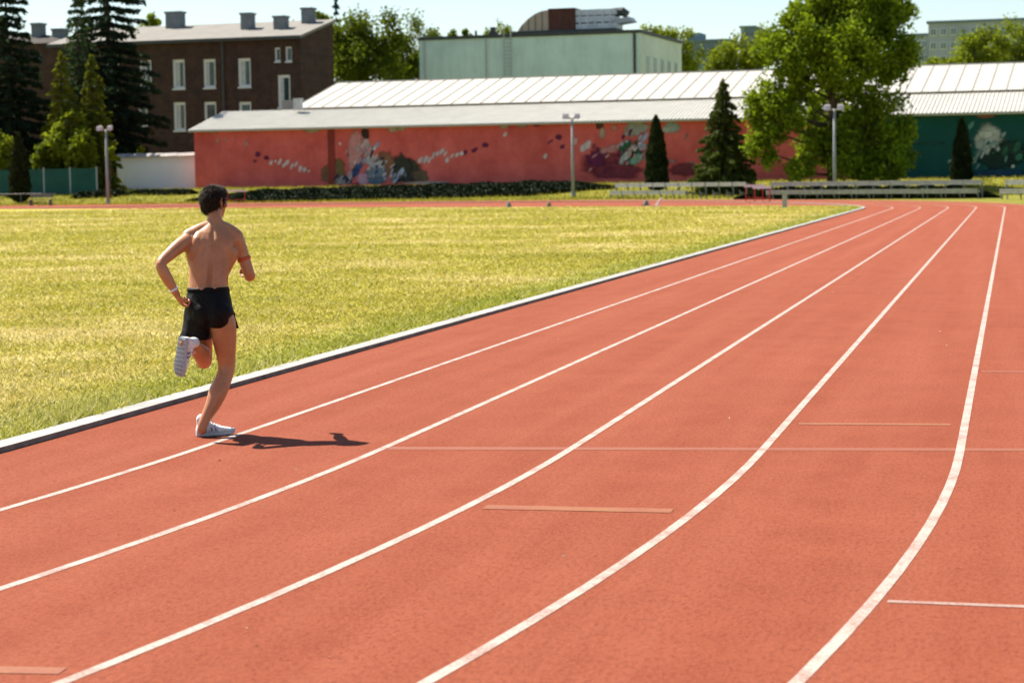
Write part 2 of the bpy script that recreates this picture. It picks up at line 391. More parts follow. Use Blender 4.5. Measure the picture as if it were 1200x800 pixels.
def conifer(base, H, Rb, mat, label, name='spruce_tree', group=None, seed=0, low=.06, droop=.35, n_wh=26, dens=1.0, size=.5, power=.85):
    t = empty(name, base, 0, label, 'tree', group); g = np.random.default_rng(seed); P = []; O = []
    m = MB(); m.tube([(0, 0, -.3), (0, 0, H*.5), (0, 0, H*.99)], [Rb*.07+.06, Rb*.045+.03, .02], 8)
    for i in range(n_wh):
        h = low+(1-low)*(i+.3*g.random())/n_wh; L = Rb*(1-h)**power+.12
        nb = max(5, int(5+7*(1-h)))
        for b in range(nb):
            a = 2*np.pi*(b+g.random()*.8)/nb; Lb = L*(.55+.65*g.random()); z0 = h*H
            tip = Vector((math.cos(a)*Lb, math.sin(a)*Lb, z0-droop*Lb+.25*Lb*h)); m.tube([(0, 0, z0), tip], [.03+.02*(1-h), .008], 4)
            k = int((8+34*Lb/max(Rb, .1)*(.3+.7*Lb))*dens)
            u = g.random(k)**.6; side = (g.random(k)-.5)*Lb*.55*(1.1-u)
            x = math.cos(a)*Lb*u - math.sin(a)*side; y = math.sin(a)*Lb*u + math.cos(a)*side
            z = z0 + (tip.z-z0)*u - abs(side)*.25 - g.random(k)*.22*size/.5*(.5+u)
            P.append(np.c_[x, y, z]); O.append(np.tile([math.cos(a)*1.6, math.sin(a)*1.6, -.7], (k, 1)))
    P.append(np.c_[g.normal(0, .06, 30), g.normal(0, .06, 30), H*(1-.06*g.random(30))]); O.append(np.tile([0, 0, 2.], (30, 1)))
    P = np.concatenate(P); O = np.concatenate(O)
    link('crown', np_mesh('crown', leaves(P, size, O, .42, 0, seed+1), 4), mat, t)
    m.build('trunk', M_BARK, t, smooth=True); return t
def cypress(base, H, Rb, label, group, seed=0, n=5200):
    t = empty('columnar_cypress', base, 0, label, 'cypress', group); g = np.random.default_rng(seed)
    h = g.random(n)**1.15; a = g.random(n)*2*np.pi
    prof = np.minimum(1, (h/.08)**.5)*(1-h**2.1)**.75
    rr = Rb*prof*(.72+.3*g.random(n))*(1+.09*np.sin(a*5+h*19)+.07*np.sin(a*3-h*31)); P = np.c_[np.cos(a)*rr, np.sin(a)*rr, .15+h*(H-.2)]
    O = np.c_[np.cos(a)*.7, np.sin(a)*.7, np.full(n, 1.9)]
    link('crown', np_mesh('crown', leaves(P, .30, O, .4, 0, seed+1), 4), L_CYP, t)
    MB().tube([(0, 0, -.3), (0, 0, H*.6), (0, 0, H*.96)], [.14, .09, .02], 8).build('trunk', M_BARK, t, smooth=True)
    MB().loft([((0, 0, .1+H*.9*k), (Rb*.55*(1-k**2)**.7*min(1, .5+k*6)+.01, 0, 0), (0, Rb*.55*(1-k**2)**.7*min(1, .5+k*6)+.01, 0)) for k in (0, .1, .3, .5, .7, .85, .95)], 10).build('inner_growth', L_CYP, t, smooth=True)
    return t
def hgt(px, py, base, d): return px_h(py, px, d)-base.z

# ------------------------------------------------------------------ the long low hall with the painted wall
def paint(name, c, c2=None, scale=.5, streak=True, rough=.75):
    n = Nt(name, rough, .3); f = n.noise(scale, 6, .65); g = n.noise(1.6, 5, .7, stretch=(1, 1, .18)); h = n.noise(7, 4, .6)
    k = n.ramp(f, [(.3, tuple(x*.78 for x in c)), (.7, c2 or tuple(min(1, x*1.15) for x in c))])
    if streak: k = n.mix(n.ramp(g, [(.45, (0, 0, 0)), (.8, (.45, .45, .45))]), k, tuple(x*.6 for x in c))
    k = n.mix(n.ramp(h, [(.3, (.25, .25, .25)), (.5, (0, 0, 0))]), k, tuple(x*.65 for x in c))
    n.col(k); n.bump(h, .01, .5); return n.m
M_RED = paint('red_painted_render', (.70, .105, .085), (.78, .16, .135)); M_TEAL = paint('teal_painted_render', (.002, .075, .066)); M_SHEET = plain('white_roof_sheet', (.46, .44, .385), .5, .06, 1.2, .4)
M_SHEET2 = plain('pale_corrugated_sheet', (.46, .445, .39), .55, .1, .8, .4); M_SEAM = plain('grey_seam', (.30, .27, .20), .6, .2); M_GREYM = plain('grey_metal', (.42, .44, .43), .5, .15, 4, .4)
M_SOFFIT = plain('eave_board', (.55, .54, .50), .6, .15); M_FASC = plain('brown_gutter', (.20, .15, .09), .6, .2)
L_HALL = wl(1420, 140, 0)[0]; XT = wl(1000, 170, 0)[0]       # total length; where the paint turns teal (behind the big tree)
hall = empty('sports_hall', ORG, RZ, 'long low red and teal hall with pale ribbed roof behind the track', 'hall')
Hw = 4.72
MB().box(0, XT, 0, .3, -1.2, Hw).build('red_wall', M_RED, hall)['label'] = 'red painted wall with graffiti'
MB().box(XT, L_HALL, 0, .3, -1.2, Hw).build('teal_wall', M_TEAL, hall)['label'] = 'dark teal painted wall'
MB().hexa([(.003, .3, -1.2), (.3, .3, -1.2), (.3, 18, -1.2), (.003, 18, -1.2)], [(.003, .3, Hw-.25), (.3, .3, Hw-.25), (.3, 18, Hw+1.0), (.003, 18, Hw+1.0)]).build('end_wall', M_RED, hall)
MB().box(.3, L_HALL, 17.7, 18, -1.2, Hw+3).build('back_wall', M_SHEET2, hall)
xp = wl(388.5, 180, 0)[0]
MB().box(xp-.3, xp+.3, -.05, -.002, -1.0, Hw-.003).build('pilaster', paint('dark_red_render', (.27, .04, .028)), hall)
# lower roof: ribbed sheet, eave to break
yE, zE, yB = -.55, Hw-.02, 6.2
zB = wl(600, 122.5, yB)[1]; zE2 = zE
mb = MB(); N = 4*int(L_HALL/.3); x0 = -.25
for i in range(N+1):
    x = x0 + .3*(i//4) + (0, .22, .24, .28)[i % 4]; dz = (0, 0, .06, .06)[i % 4]
    mb.v += [(x, yE, zE2+.06+dz), (x, yB, zB+dz)]
mb.f = [(2*i, 2*i+2, 2*i+3, 2*i+1) for i in range(N)]
mb.build('corrugated_roof', M_SHEET2, hall)
MB().hexa([(x0, yE+.02, zE2-.12), (L_HALL, yE+.02, zE2-.12), (L_HALL, yB, zB-.2), (x0, yB, zB-.2)], [(x0, yE+.02, zE2+.02), (L_HALL, yE+.02, zE2+.02), (L_HALL, yB, zB-.03), (x0, yB, zB-.03)]).build('roof_deck', M_SOFFIT, hall)
MB().box(x0-.02, L_HALL, yE-.1, yE+.0, zE2-.06, zE2+.055).build('gutter', M_GREYM, hall)
# upper roof: separate sheets with standing seams
xU = wl(345, 127, yB)[0]; yT = 16.2; zU = zB+.16; zT = wl(600, 91.5, yT)[1]
MB().box(xU, L_HALL, yB-.06, yB+.02, zB-.1, zU+.0).build('fascia', M_FASC, hall)
MB().hexa([(xU+.03, yB+.03, zU-.3), (L_HALL, yB+.03, zU-.3), (L_HALL, yT, zT-.3), (xU+.03, yT, zT-.3)], [(xU+.03, yB+.03, zU-.05), (L_HALL, yB+.03, zU-.05), (L_HALL, yT, zT-.05), (xU+.03, yT, zT-.05)]).build('upper_roof_deck', M_SOFFIT, hall)
pw = 1.27; npan = int((L_HALL-xU)/pw)
pan = MB().hexa([(.012, yB-.12, zU-.05), (pw-.035, yB-.12, zU-.05), (pw-.035, yT, zT-.045), (.012, yT, zT-.045)], [(.012, yB-.12, zU), (pw-.035, yB-.12, zU), (pw-.035, yT, zT), (.012, yT, zT)]).fix('roof_panel')
seam = MB().hexa([(-.03, yB-.12, zU-.04), (.01, yB-.12, zU-.04), (.01, yT, zT-.04), (-.03, yT, zT-.04)], [(-.03, yB-.12, zU+.05), (.01, yB-.12, zU+.05), (.01, yT, zT+.05), (-.03, yT, zT+.05)]).fix('roof_seam')
for i in range(npan):
    link('roof_panel', pan, M_SHEET, hall, (xU+i*pw, 0, 0)); link('roof_seam', seam, M_SEAM, hall, (xU+i*pw, 0, 0))
MB().box(xU-.1, L_HALL, yT-.05, yT+.25, zT-.1, zT+.09).build('ridge_cap', M_SHEET2, hall)
MB().hexa([(xU-.06, yB-.12, zU-.25), (xU+.0, yB-.12, zU-.25), (xU, yT, zT-.3), (xU-.06, yT, zT-.3)], [(xU-.06, yB-.12, zU+.03), (xU+.0, yB-.12, zU+.03), (xU, yT, zT+.04), (xU-.06, yT, zT+.04)]).build('verge_trim', M_SHEET2, hall)
# little white ventilation box at the end of the upper roof
bx, bz = wl(350, 125, 5.2)
MB().box(bx-.3, bx+.3, 4.8, 5.4, bz-.25, bz+.6).box(bx-.36, bx+.36, 4.74, 5.46, bz+.603, bz+.67).build('roof_ventilator', M_GREYM, hall)
# paint on the wall: flat splashes, each lying just proud of the render
PM = {}
def pm(c):
    if c not in PM:
        n = Nt('sprayed_paint', .7, .3); f = n.noise(2.2, 6, .7); n.col(n.ramp(f, [(.3, tuple(x*.7 for x in c)), (.7, tuple(min(1, x*1.3) for x in c))]))
        a = n.node('ShaderNodeAttribute', attribute_name='spray'); h = n.noise(5, 5, .7)
        mu = n.node('ShaderNodeMath', operation='MULTIPLY_ADD'); mu.inputs[1].default_value = .9; mu.inputs[2].default_value = -.42; n.ln(h, mu.inputs[0])
        ad = n.node('ShaderNodeMath', operation='ADD', use_clamp=True); n.ln(a.outputs['Fac'], ad.inputs[0]); n.ln(mu.outputs[0], ad.inputs[1])
        sm = n.node('ShaderNodeMapRange', interpolation_type='SMOOTHSTEP'); sm.inputs['From Min'].default_value = .12; sm.inputs['From Max'].default_value = .95; n.ln(ad.outputs[0], sm.inputs['Value'])
        n.ln(sm.outputs[0], n.b.inputs['Alpha']); PM[c] = n.m
    return PM[c]
layer = [0]
def splash(px, py, w, h, c, ang=0., jag=.22, n=16, seed=0, label=None):
    """an uneven painted blot: centre and size as seen, in wall coordinates"""
    x, z = wl(px, py, 0); sc = 165/F_PX; g = random.Random(seed or int(px*13+py*7)); layer[0] += 1; y = -.004-.0004*layer[0]
    ca, sa = math.cos(ang), math.sin(ang); mb = MB(); pts = []
    for q in (.62, 1.16):
        for k in range(n):
            t = 2*math.pi*k/n; r = q*(1+g.uniform(-jag, jag)); u, v = .5*w*sc*r*math.cos(t), .5*h*sc*r*math.sin(t)
            pts.append((x+u*ca-v*sa, y, min(Hw-.03, max(-.9, z+u*sa+v*ca))))
    mb.v = pts+[(x, y, z)]; mb.f = [(k, (k+1) % n, 2*n) for k in range(n)]+[(k, n+k, n+(k+1) % n, (k+1) % n) for k in range(n)]
    o = mb.build('mural_patch', pm(c), hall); at_ = o.data.attributes.new('spray', 'FLOAT', 'POINT')
    at_.data.foreach_set('value', [1.0]*n+[0.0]*n+[1.0])
    if label: o['label'] = label
KH, PK, LG, BL, NV, PU, WH, MV = (.16, .10, .04), (.55, .24, .23), (.36, .35, .40), (.03, .08, .22), (.012, .02, .05), (.13, .012, .06), (.60, .48, .47), (.22, .035, .06)
A = math.radians(35)
for a in [
 (394, 198, 26, 26, KH), (384, 203, 20, 20, (.20, .09, .04)), (478, 200, 34, 32, (.05, .045, .025)), (470, 196, 26, 34, (.035, .035, .022)), (493, 207, 22, 18, (.14, .09, .045)), (452, 191, 22, 28, (.24, .10, .05)),
 (416, 178, 20, 62, PK, -.15), (411, 205, 12, 14, (.45, .22, .26)), (428, 157, 11, 16, (.04, .014, .014), .2), (428, 171, 12, 20, (.50, .37, .36), -.2), (434, 176, 14, 10, LG, A), (442, 170, 10, 5, (.30, .33, .45), A+.3), (420, 196, 9, 28, BL, -.55), (416, 203, 8, 14, (.02, .05, .16), -.5),
 (441, 205, 30, 26, (.15, .20, .24)), (437, 190, 26, 14, (.42, .40, .42), -.3), (445, 192, 16, 10, (.50, .48, .48), -.5), (441, 212, 24, 8, (.10, .15, .20)), (425, 210, 16, 16, (.52, .27, .36)), (398, 212, 24, 9, (.33, .30, .30)), (392, 209, 10, 8, (.42, .40, .38)), (409, 213, 9, 7, (.06, .05, .06)),
 (464, 209, 14, 12, NV), (468, 203, 16, 4, (.42, .48, .6), A+.3), (463, 212, 8, 4, (.5, .55, .62), A), (475, 206, 6, 9, (.08, .09, .12)), (500, 214, 62, 4, (.40, .30, .26)), (417, 217, 10, 7, (.35, .03, .04)),
 (302, 181, 7, 7, PU), (312, 185, 7, 6, PU), (299, 189, 6, 4, MV),
 (250, 154, 14, 6, (.36, .20, .16)), (366, 152, 24, 8, (.36, .30, .25)), (460, 150, 12, 12, (.40, .34, .29)), (470, 149, 12, 10, (.36, .33, .27)), (591, 148, 12, 7, (.38, .30, .26)), (612, 147, 14, 6, (.33, .27, .23)), (629, 146, 9, 5, (.18, .03, .02)),
 (703, 147, 10, 9, (.10, .035, .02)), (706, 156, 8, 14, (.40, .30, .22), -.2), (720, 150, 7, 7, (.44, .20, .16)), (746, 150, 30, 18, (.30, .31, .27)), (737, 157, 12, 8, (.36, .36, .30)), (787, 149, 20, 14, (.28, .36, .31)), (781, 152, 10, 8, (.40, .44, .38)),
 (545, 179, 7, 5, PU, A), (556, 176, 9, 5, PU, A), (569, 170, 8, 6, PU), (655, 161, 8, 7, PU), (645, 166, 9, 3, MV, A), (659, 172, 6, 5, PU, A),
 (673, 166, 8, 11, (.60, .33, .30), -.5), (684, 173, 12, 8, WH, A+.3), (689, 170, 7, 12, WH, -.5),
 (708, 192, 52, 34, (.22, .030, .040)), (722, 200, 60, 20, (.20, .028, .04)), (700, 186, 20, 22, PU, 0, .4), (716, 175, 30, 9, (.48, .20, .19), .25), (727, 171, 14, 9, (.50, .26, .25), .5),
 (740, 180, 29, 30, (.02, .075, .035)), (732, 171, 18, 10, (.02, .10, .045), .7), (746, 186, 18, 12, (.18, .34, .26), .6), (733, 184, 8, 22, (.52, .56, .50), -.7), (738, 186, 3, 26, (.015, .02, .02), -.75), (755, 162, 5, 20, (.34, .37, .52), -.6), (749, 164, 3, 22, (.05, .03, .05), -.6), (753, 172, 12, 8, (.30, .33, .40)), (757, 182, 5, 14, (.36, .16, .20)),
 (786, 189, 14, 5, (.33, .17, .16)), (810, 193, 8, 8, (.44, .30, .28), .6), (815, 197, 6, 5, WH), (803, 199, 40, 16, (.19, .03, .035)), (804, 160, 4, 9, (.40, .16, .14), -.5), (826, 186, 12, 10, (.34, .18, .18)),
 # teal side
 (1158, 164, 33, 32, (.40, .43, .38)), (1151, 170, 16, 12, (.34, .37, .35)), (1156, 158, 16, 10, (.50, .51, .45)), (1166, 170, 12, 10, (.27, .32, .27)), (1141, 188, 10, 7, (.18, .27, .24), .6), (1147, 180, 16, 4, (.16, .25, .23), 1.0), (1138, 147, 5, 10, (.10, .26, .24), -.5),
 (1184, 180, 34, 30, (.006, .030, .020)), (1170, 189, 44, 18, (.005, .026, .018)), (1192, 172, 8, 16, (.02, .11, .06), -.5), (1178, 176, 6, 14, (.015, .09, .05), -.5), (1194, 184, 8, 10, (.03, .14, .08), -.5), (1205, 176, 12, 34, (.006, .035, .022)),
 (1155, 136, 21, 5, (.26, .10, .09), 0, .05), (1187, 195, 4, 4, (.55, .60, .42)), (1172, 203, 60, 8, (.006, .05, .085)), (1088, 168, 40, 4, (.004, .055, .05)),
 ]: splash(*a)
g_ = random.Random(3)
for x, y in [(318, 191), (323, 189), (328, 190), (333, 193), (337, 190), (342, 195), (347, 193), (352, 197), (357, 199), (362, 200), (255, 164), (264, 164), (289, 168), (493, 187), (499, 186), (504, 187), (508, 183), (513, 181), (518, 178), (522, 180), (524, 187), (530, 183), (536, 182), (541, 181), (592, 157), (639, 183)]:
    splash(x, y+g_.uniform(-1, 1), g_.uniform(3, 5.5), g_.uniform(4, 11), WH if x > 300 else (.5, .2, .17), -.55+g_.uniform(-.2, .2), .3)

for cx_, cy_, sx_, sy_, n_, cs in ((425, 180, 16, 18, 34, (WH, LG, PK, (.6, .5, .5), NV)), (400, 210, 14, 4, 16, (WH, LG, NV, (.2, .15, .1))), (445, 198, 12, 10, 16, (WH, LG, (.12, .16, .2), BL)), (470, 206, 12, 7, 16, (NV, LG, KH, (.35, .4, .5))), (742, 172, 18, 14, 22, (WH, PK, (.03, .1, .06), LG, PU)), (715, 184, 24, 12, 16, (PU, PK, MV)), (1160, 176, 30, 18, 26, ((.2, .3, .27), (.02, .12, .09), (.006, .03, .02), (.4, .45, .42)))):
    for _ in range(n_): splash(cx_+g_.gauss(0, sx_*.6), cy_+g_.gauss(0, sy_*.6), g_.uniform(1.5, 4.5), g_.uniform(4, 11), g_.choice(cs), -.6+g_.uniform(-.35, .35), .35, 9, g_.randint(1, 9999))

# ------------------------------------------------------------------ pale green gym hall
GY = 60.0
M_MINT = paint('mint_render', (.60, .77, .71), (.66, .82, .76), .15, True, .8); M_MINT2 = paint('skylit_mint_render', (.78, .88, .76), (.82, .90, .80), .2, True, .8); M_DK = plain('dark_trim', (.06, .065, .06), .6, .2)
M_GLASS = plain('window_glass', (.03, .05, .055), .12, .3, .5, .6); M_GLASSL = plain('reflecting_glass', (.10, .16, .17), .15, .3, .5, .7); M_RUST = plain('rust_brown_housing', (.10, .035, .02), .7, .3); M_DUCT = plain('light_duct_metal', (.55, .58, .58), .4, .15, 1, .5); M_TANK = plain('tan_sheet_metal', (.50, .38, .25), .45, .12, .6, .5)
gx0, gz = wl(491, 41.5, GY); gx1, gz1 = wl(749.5, 37.5, GY); gz = (gz+gz1)/2; gl = 21.0
gym = empty('gym_building', ORG+EX*gx0+EY*GY, RZ, 'tall pale green flat roofed building with machinery on its roof', 'building')
gw = gx1-gx0
MB().box(0, gw, 0, .3, -3, gz-.35).build('front_wall', M_MINT, gym)
MB().box(gw-.3, gw-.002, .3, gl, -3, gz-.35).build('side_wall', M_MINT2, gym)['label'] = 'paler side wall with tall windows'  # paler colour stands in for the sky light on this side
MB().box(.002, .3, .3, gl, -3, gz-.35).build('side_wall', M_MINT, gym)
MB().box(.3, gw-.3, gl-.3, gl-.002, -3, gz-.35).build('back_wall', M_MINT, gym)
MB().box(-.15, gw+.15, -.15, gl+.15, gz-.347, gz).build('roof', M_DK, gym)
for k in range(5):
    y = 3+k*3.5; f = MB().box(gw, gw+.05, y, y+1.5, gz-8, gz-2.6).build('window', M_MINT, gym)
    MB().box(gw+.02, gw+.065, y+.12, y+1.38, gz-7.85, gz-2.75).build('pane', M_GLASSL, f)
for px in (498, 570, 744):
    x = wl(px, 70, GY)[0]-gx0; MB().tube([(x, -.1, -2), (x, -.1, gz-.4)], .09 if px != 744 else .16, 6).build('downpipe', M_GREYM if px != 744 else M_DK, gym)
lx = wl(595.5, 60, GY)[0]-gx0
lad = MB().tube([(lx-.4, -.22, -1), (lx-.4, -.22, gz+.9)], .06, 6).tube([(lx+.4, -.22, -1), (lx+.4, -.22, gz+.9)], .06, 6).build('ladder', M_GREYM, gym)
rung = MB().tube([(-.4, 0, 0), (.4, 0, 0)], .04, 5).fix('rung')
for k in range(int((gz+.5)/.42)): link('rung', rung, M_GREYM, lad, (lx, -.22, -.6+k*.42))
def gq(px, py, y): x, z = wl(px, py, GY+y); return x-gx0, z
xa, za = gq(602, 30, 5); xb, _ = gq(733, 30, 5)
MB().box(xa, xb-.8, 4, 8, gz-.01, gz+.55).build('machine_base', M_DK, gym)
x1, z1 = gq(646, 13, 5.4)
mb = MB(); nn = 14; prof = []
for i in range(nn+1):
    t = i/nn; prof.append((xa+.6+(x1-xa-.6)*t, gz+.55+(z1-gz-.55)*math.sin(min(1, t*1.05)*math.pi/2)**.8))
for x, z in prof: mb.v += [(x, 4.4, gz+.552), (x, 4.4, z), (x, 7.4, z), (x, 7.4, gz+.552)]
for i in range(nn):
    for e in ((0, 1), (1, 2), (2, 3)): mb.f.append((4*i+e[0], 4*i+e[1], 4*i+4+e[1], 4*i+4+e[0]))
tank = mb.build('curved_canopy', M_TANK, gym)
for i in range(2, nn, 3):
    x, z = prof[i]; MB().box(x-.04, x+.04, 4.33, 4.395, gz+.56, z+.02).build('canopy_rib', M_FASC, tank)
x2, z2 = gq(676, 11.5, 5.2); MB().box(x1, x2, 4.2, 7.6, gz+.553, z2).box(x1-.05, x2+.05, 4.1, 7.7, z2, z2+.12).build('plant_housing', M_RUST, gym)
x3, _ = gq(724, 12, 5)
du = MB()
for za_, zb_, c in ((gz+.57, gz+1.15, 0), (gz+1.3, gz+1.95, .3), (gz+2.05, z2-.1, .1)): du.box(x2+.06, x3-c, 4.4, 7.2, za_, zb_)
for k in range(5): du.box(x2+.5+k*.85, x2+.66+k*.85, 4.3, 4.39, gz+.57, z2-.15)
d_ = du.build('ventilation_duct', M_DUCT, gym)
x4, z4 = gq(735, 18, 5); MB().tube([(x3-.6, 5.6, z2-.45), (x3+.4, 5.6, z2-.4), (x4-.1, 5.6, z2-.75)], [.5, .5, .42], 10).build('exhaust_cowl', M_DK, d_)
x5, _ = gq(738, 28, 5); MB().hexa([(x3-1, 4.6, gz+.9), (x5+.4, 4.6, gz+1.25), (x5+.4, 7, gz+1.25), (x3-1, 7, gz+.9)], [(x3-1, 4.6, gz+1.5), (x5, 4.6, gz+1.75), (x5, 7, gz+1.75), (x3-1, 7, gz+1.5)]).build('intake_hood', M_GREYM, d_)
vx, _ = gq(577, 30, 3); MB().box(vx-.45, vx+.35, 3, 3.8, gz+.002, gz+.5).box(vx-.3, vx+.2, 3.1, 3.6, gz+.502, gz+1.05).build('roof_vent', M_DK, gym)
MB().tube([(vx+.55, 3.2, gz), (vx+.55, 3.2, gz+2.1)], .035, 5).tube([(vx+.3, 3.2, gz+1.7), (vx+.8, 3.2, gz+1.7)], .025, 5).build('aerial', M_DK, gym)
vx, _ = gq(557, 30, 3); MB().tube([(vx, 3.2, gz), (vx, 3.2, gz+.75)], [.16, .12], 7).build('flue', M_DK, gym)

# ------------------------------------------------------------------ dark brick block
def brick_mat():
    n = Nt('dark_brick', .9, .2); b = n.node('ShaderNodeTexBrick'); b.inputs['Scale'].default_value = 1
    b.inputs['Brick Width'].default_value = .27; b.inputs['Row Height'].default_value = .085; b.inputs['Mortar Size'].default_value = .008
    mp = n.node('ShaderNodeMapping'); mp.inputs['Rotation'].default_value = (R_(90), 0, 0); n.ln(n.tc.outputs['Object'], mp.inputs['Vector']); n.ln(mp.outputs[0], b.inputs['Vector'])
    b.inputs['Color1'].default_value = (.095, .052, .037, 1); b.inputs['Color2'].default_value = (.050, .029, .022, 1); b.inputs['Mortar'].default_value = (.075, .058, .048, 1)
    f = n.noise(.8, 7, .75, world=False); g = n.noise(1.1, 5, .7, stretch=(1, 1, .25), world=False)
    c = n.mix(n.ramp(f, [(.35, (.7, .7, .7)), (.6, (0, 0, 0))]), b.outputs['Color'], (.032, .021, .018)); c = n.mix(n.ramp(g, [(.5, (0, 0, 0)), (.75, (.5, .5, .5))]), c, (.13, .072, .05)); n.col(c); return n.m
M_BRICK = brick_mat(); M_ROOF = plain('grey_roofing_felt', (.215, .20, .175), .9, .12, .7); M_CHIM = plain('grey_chimney_render', (.17, .19, .20), .9, .2, 2); M_FRAME = plain('pale_window_frame', (.72, .76, .72), .6, .06, 3)
BY = 26.0
bx0, be = wl(62, 50, BY); bx1, be1 = wl(352, 48.5, BY); be = (be+be1)/2; bd = 8.3
rz = wl(388.5, 26.5, BY+bd)[1]
blk = empty('brick_building', ORG+EX*bx0+EY*BY, RZ, 'dark brown brick block with grey sloping roof, chimneys and white framed windows', 'building')
bw = bx1-bx0
WIN = [(209, 70, 104, 16), (245, 69.5, 103, 16), (286, 68.5, 102, 16.5), (332.5, 88, 126, 16), (325, 56, 72, 7), (338, 55, 72, 8), (210, 120, 153, 16), (246, 119.5, 152, 16), (287, 119.5, 152, 16), (167, 123, 147, 12), (170, 71, 104, 16), (132, 72, 105, 16), (130, 121, 153, 16)]
wins = []; M_CURT = plain('pale_curtain', (.50, .54, .52), .9, .2, 4)
for px, t, b, w in WIN:
    x, zt_ = wl(px, t, BY); _, zb_ = wl(px, b, BY); ww = w*190/F_PX/2; wins.append((x-bx0-ww, x-bx0+ww, zb_, zt_))
# wall with real openings: split into a grid and skip the cells of the windows
xsq = sorted({0, bw} | {q for w in wins for q in w[:2]}); zsq = sorted({-2.0, be} | {q for w in wins for q in w[2:]})
mb = MB()
for i in range(len(xsq)-1):
    for j in range(len(zsq)-1):
        cx, cz = (xsq[i]+xsq[i+1])/2, (zsq[j]+zsq[j+1])/2
        if any(a < cx < b and c < cz < d for a, b, c, d in wins): continue
        mb.add([(xsq[i], 0, zsq[j]), (xsq[i+1], 0, zsq[j]), (xsq[i+1], 0, zsq[j+1]), (xsq[i], 0, zsq[j+1])], [(0, 1, 2, 3)])
for a, b, c, d in wins:                  # reveals
    mb.add([(a, 0, c), (b, 0, c), (b, 0, d), (a, 0, d), (a, .3, c), (b, .3, c), (b, .3, d), (a, .3, d)], [(0, 1, 5, 4), (1, 2, 6, 5), (2, 3, 7, 6), (3, 0, 4, 7)])
mb.build('front_wall', M_BRICK, blk)
MB().hexa([(bw-.4, 0.01, -2), (bw, .01, -2), (bw, bd, -2), (bw-.4, bd, -2)], [(bw-.4, .01, be), (bw, .01, be), (bw, bd, rz-.1), (bw-.4, bd, rz-.1)]).build('end_wall', M_BRICK, blk)
MB().box(0, bw-.41, bd-.4, bd-.01, -2, rz-.12).build('back_wall', M_BRICK, blk); MB().hexa([(0, .01, -2), (.4, .01, -2), (.4, bd-.41, -2), (0, bd-.41, -2)], [(0, .01, be), (.4, .01, be), (.4, bd-.41, rz-.2), (0, bd-.41, rz-.2)]).build('end_wall', M_BRICK, blk)
ov = .5; sl = (rz-be)/bd
roof = MB().hexa([(-.4, -ov, be-sl*ov), (bw+.25, -ov, be-sl*ov), (bw+.25, bd+.2, rz+.05), (-.4, bd+.2, rz+.05)], [(-.4, -ov, be-sl*ov+.28), (bw+.25, -ov, be-sl*ov+.28), (bw+.25, bd+.2, rz+.3), (-.4, bd+.2, rz+.3)]).build('roof', M_ROOF, blk)
MB().box(-.4, bw+.25, -ov-.14, -ov-.003, be-sl*ov-.05, be-sl*ov+.2).build('gutter', M_DK, roof)
for px, t, b, w, yy in ((205, 14, 27, 20, 7.2), (290, 15.5, 33, 13, 4.6), (329, 19, 36, 14, 4.0), (361, 9.5, 24, 13, 7.0)):
    x, zt_ = wl(px, t, BY+yy); x -= bx0; h_ = w*200/F_PX/2; zb_ = be+sl*yy
    ch = MB().box(x-h_, x+h_, yy-.5, yy+.6, zb_-.1, zt_-.18).build('chimney', M_CHIM, roof)
    MB().box(x-h_-.1, x+h_+.1, yy-.6, yy+.7, zt_-.178, zt_).build('chimney_cap', M_CHIM, ch)
for k, (a, b, c, d) in enumerate(wins):
    t_ = .16 if b-a > .9 else .09; y0, y1 = .10, .2
    fr = MB().box(a, a+t_*1.5, y0, y1, c, d).box(b-t_, b, y0, y1, c, d).box(a+t_*1.5, b-t_, y0, y1, c, c+t_*1.3).box(a+t_*1.5, b-t_, y0, y1, d-t_*1.7, d)
    fr = fr.build('window', M_FRAME, blk); MB().box(a-.05, b+.05, -.1, .098, c-.14, c-.004).build('sill', M_FRAME, fr)
    if k in (0, 1, 2, 3, 6, 10): cw_ = .30 if k % 2 else .42; MB().box(a+t_*1.5, a+t_*1.5+cw_*(b-a)*.8, .203, .212, c+t_, d-t_*1.2).build('curtain', M_CURT, fr)
    MB().box(a, b, .215, .24, c, d).build('pane', M_GLASSL if k in (2, 8, 4, 5) else M_GLASS, fr)
dp = wl(262, 90, BY)[0]-bx0; MB().tube([(dp, -.12, -1), (dp, -.12, be-.1)], .12, 6).build('downpipe', M_DK, blk)
# older brick house at the far left
hx0 = wl(-60, 50, 40)[0]; hx1, hz = wl(82, 50, 40); _, hz2 = wl(40, 41, 44)
hs = empty('brick_house', ORG+EX*hx0+EY*40, RZ, 'dark brick house with grey chimneys behind the tall conifers at left', 'house'); hw = hx1-hx0
MB().box(0, hw, 0, 10, -2, hz).build('wall', M_BRICK, hs)
xr = wl(40, 41, 42)[0]-hx0
hr = MB().hexa([(-.5, -.4, hz+.003), (hw+.4, -.4, hz+.003), (hw+.4, 10.4, hz+.003), (-.5, 10.4, hz+.003)], [(0, 3.6, hz2), (xr, 3.6, hz2), (xr, 6, hz2), (0, 6, hz2)]).build('roof', plain('dark_roof', (.05, .04, .035), .9, .3), hs)
for px, t, b, w in ((45, 27.5, 44, 13), (70, 34, 52, 15)):
    x, zt_ = wl(px, t, 43); x -= hx0; _, zb_ = wl(px, b, 43); q = w*205/F_PX/2; c_ = MB().box(x-q, x+q, 2.4, 3.6, zb_-1, zt_-.2).build('chimney', M_CHIM, hr); MB().box(x-q-.1, x+q+.1, 2.3, 3.7, zt_-.198, zt_).build('chimney_cap', M_CHIM, c_)

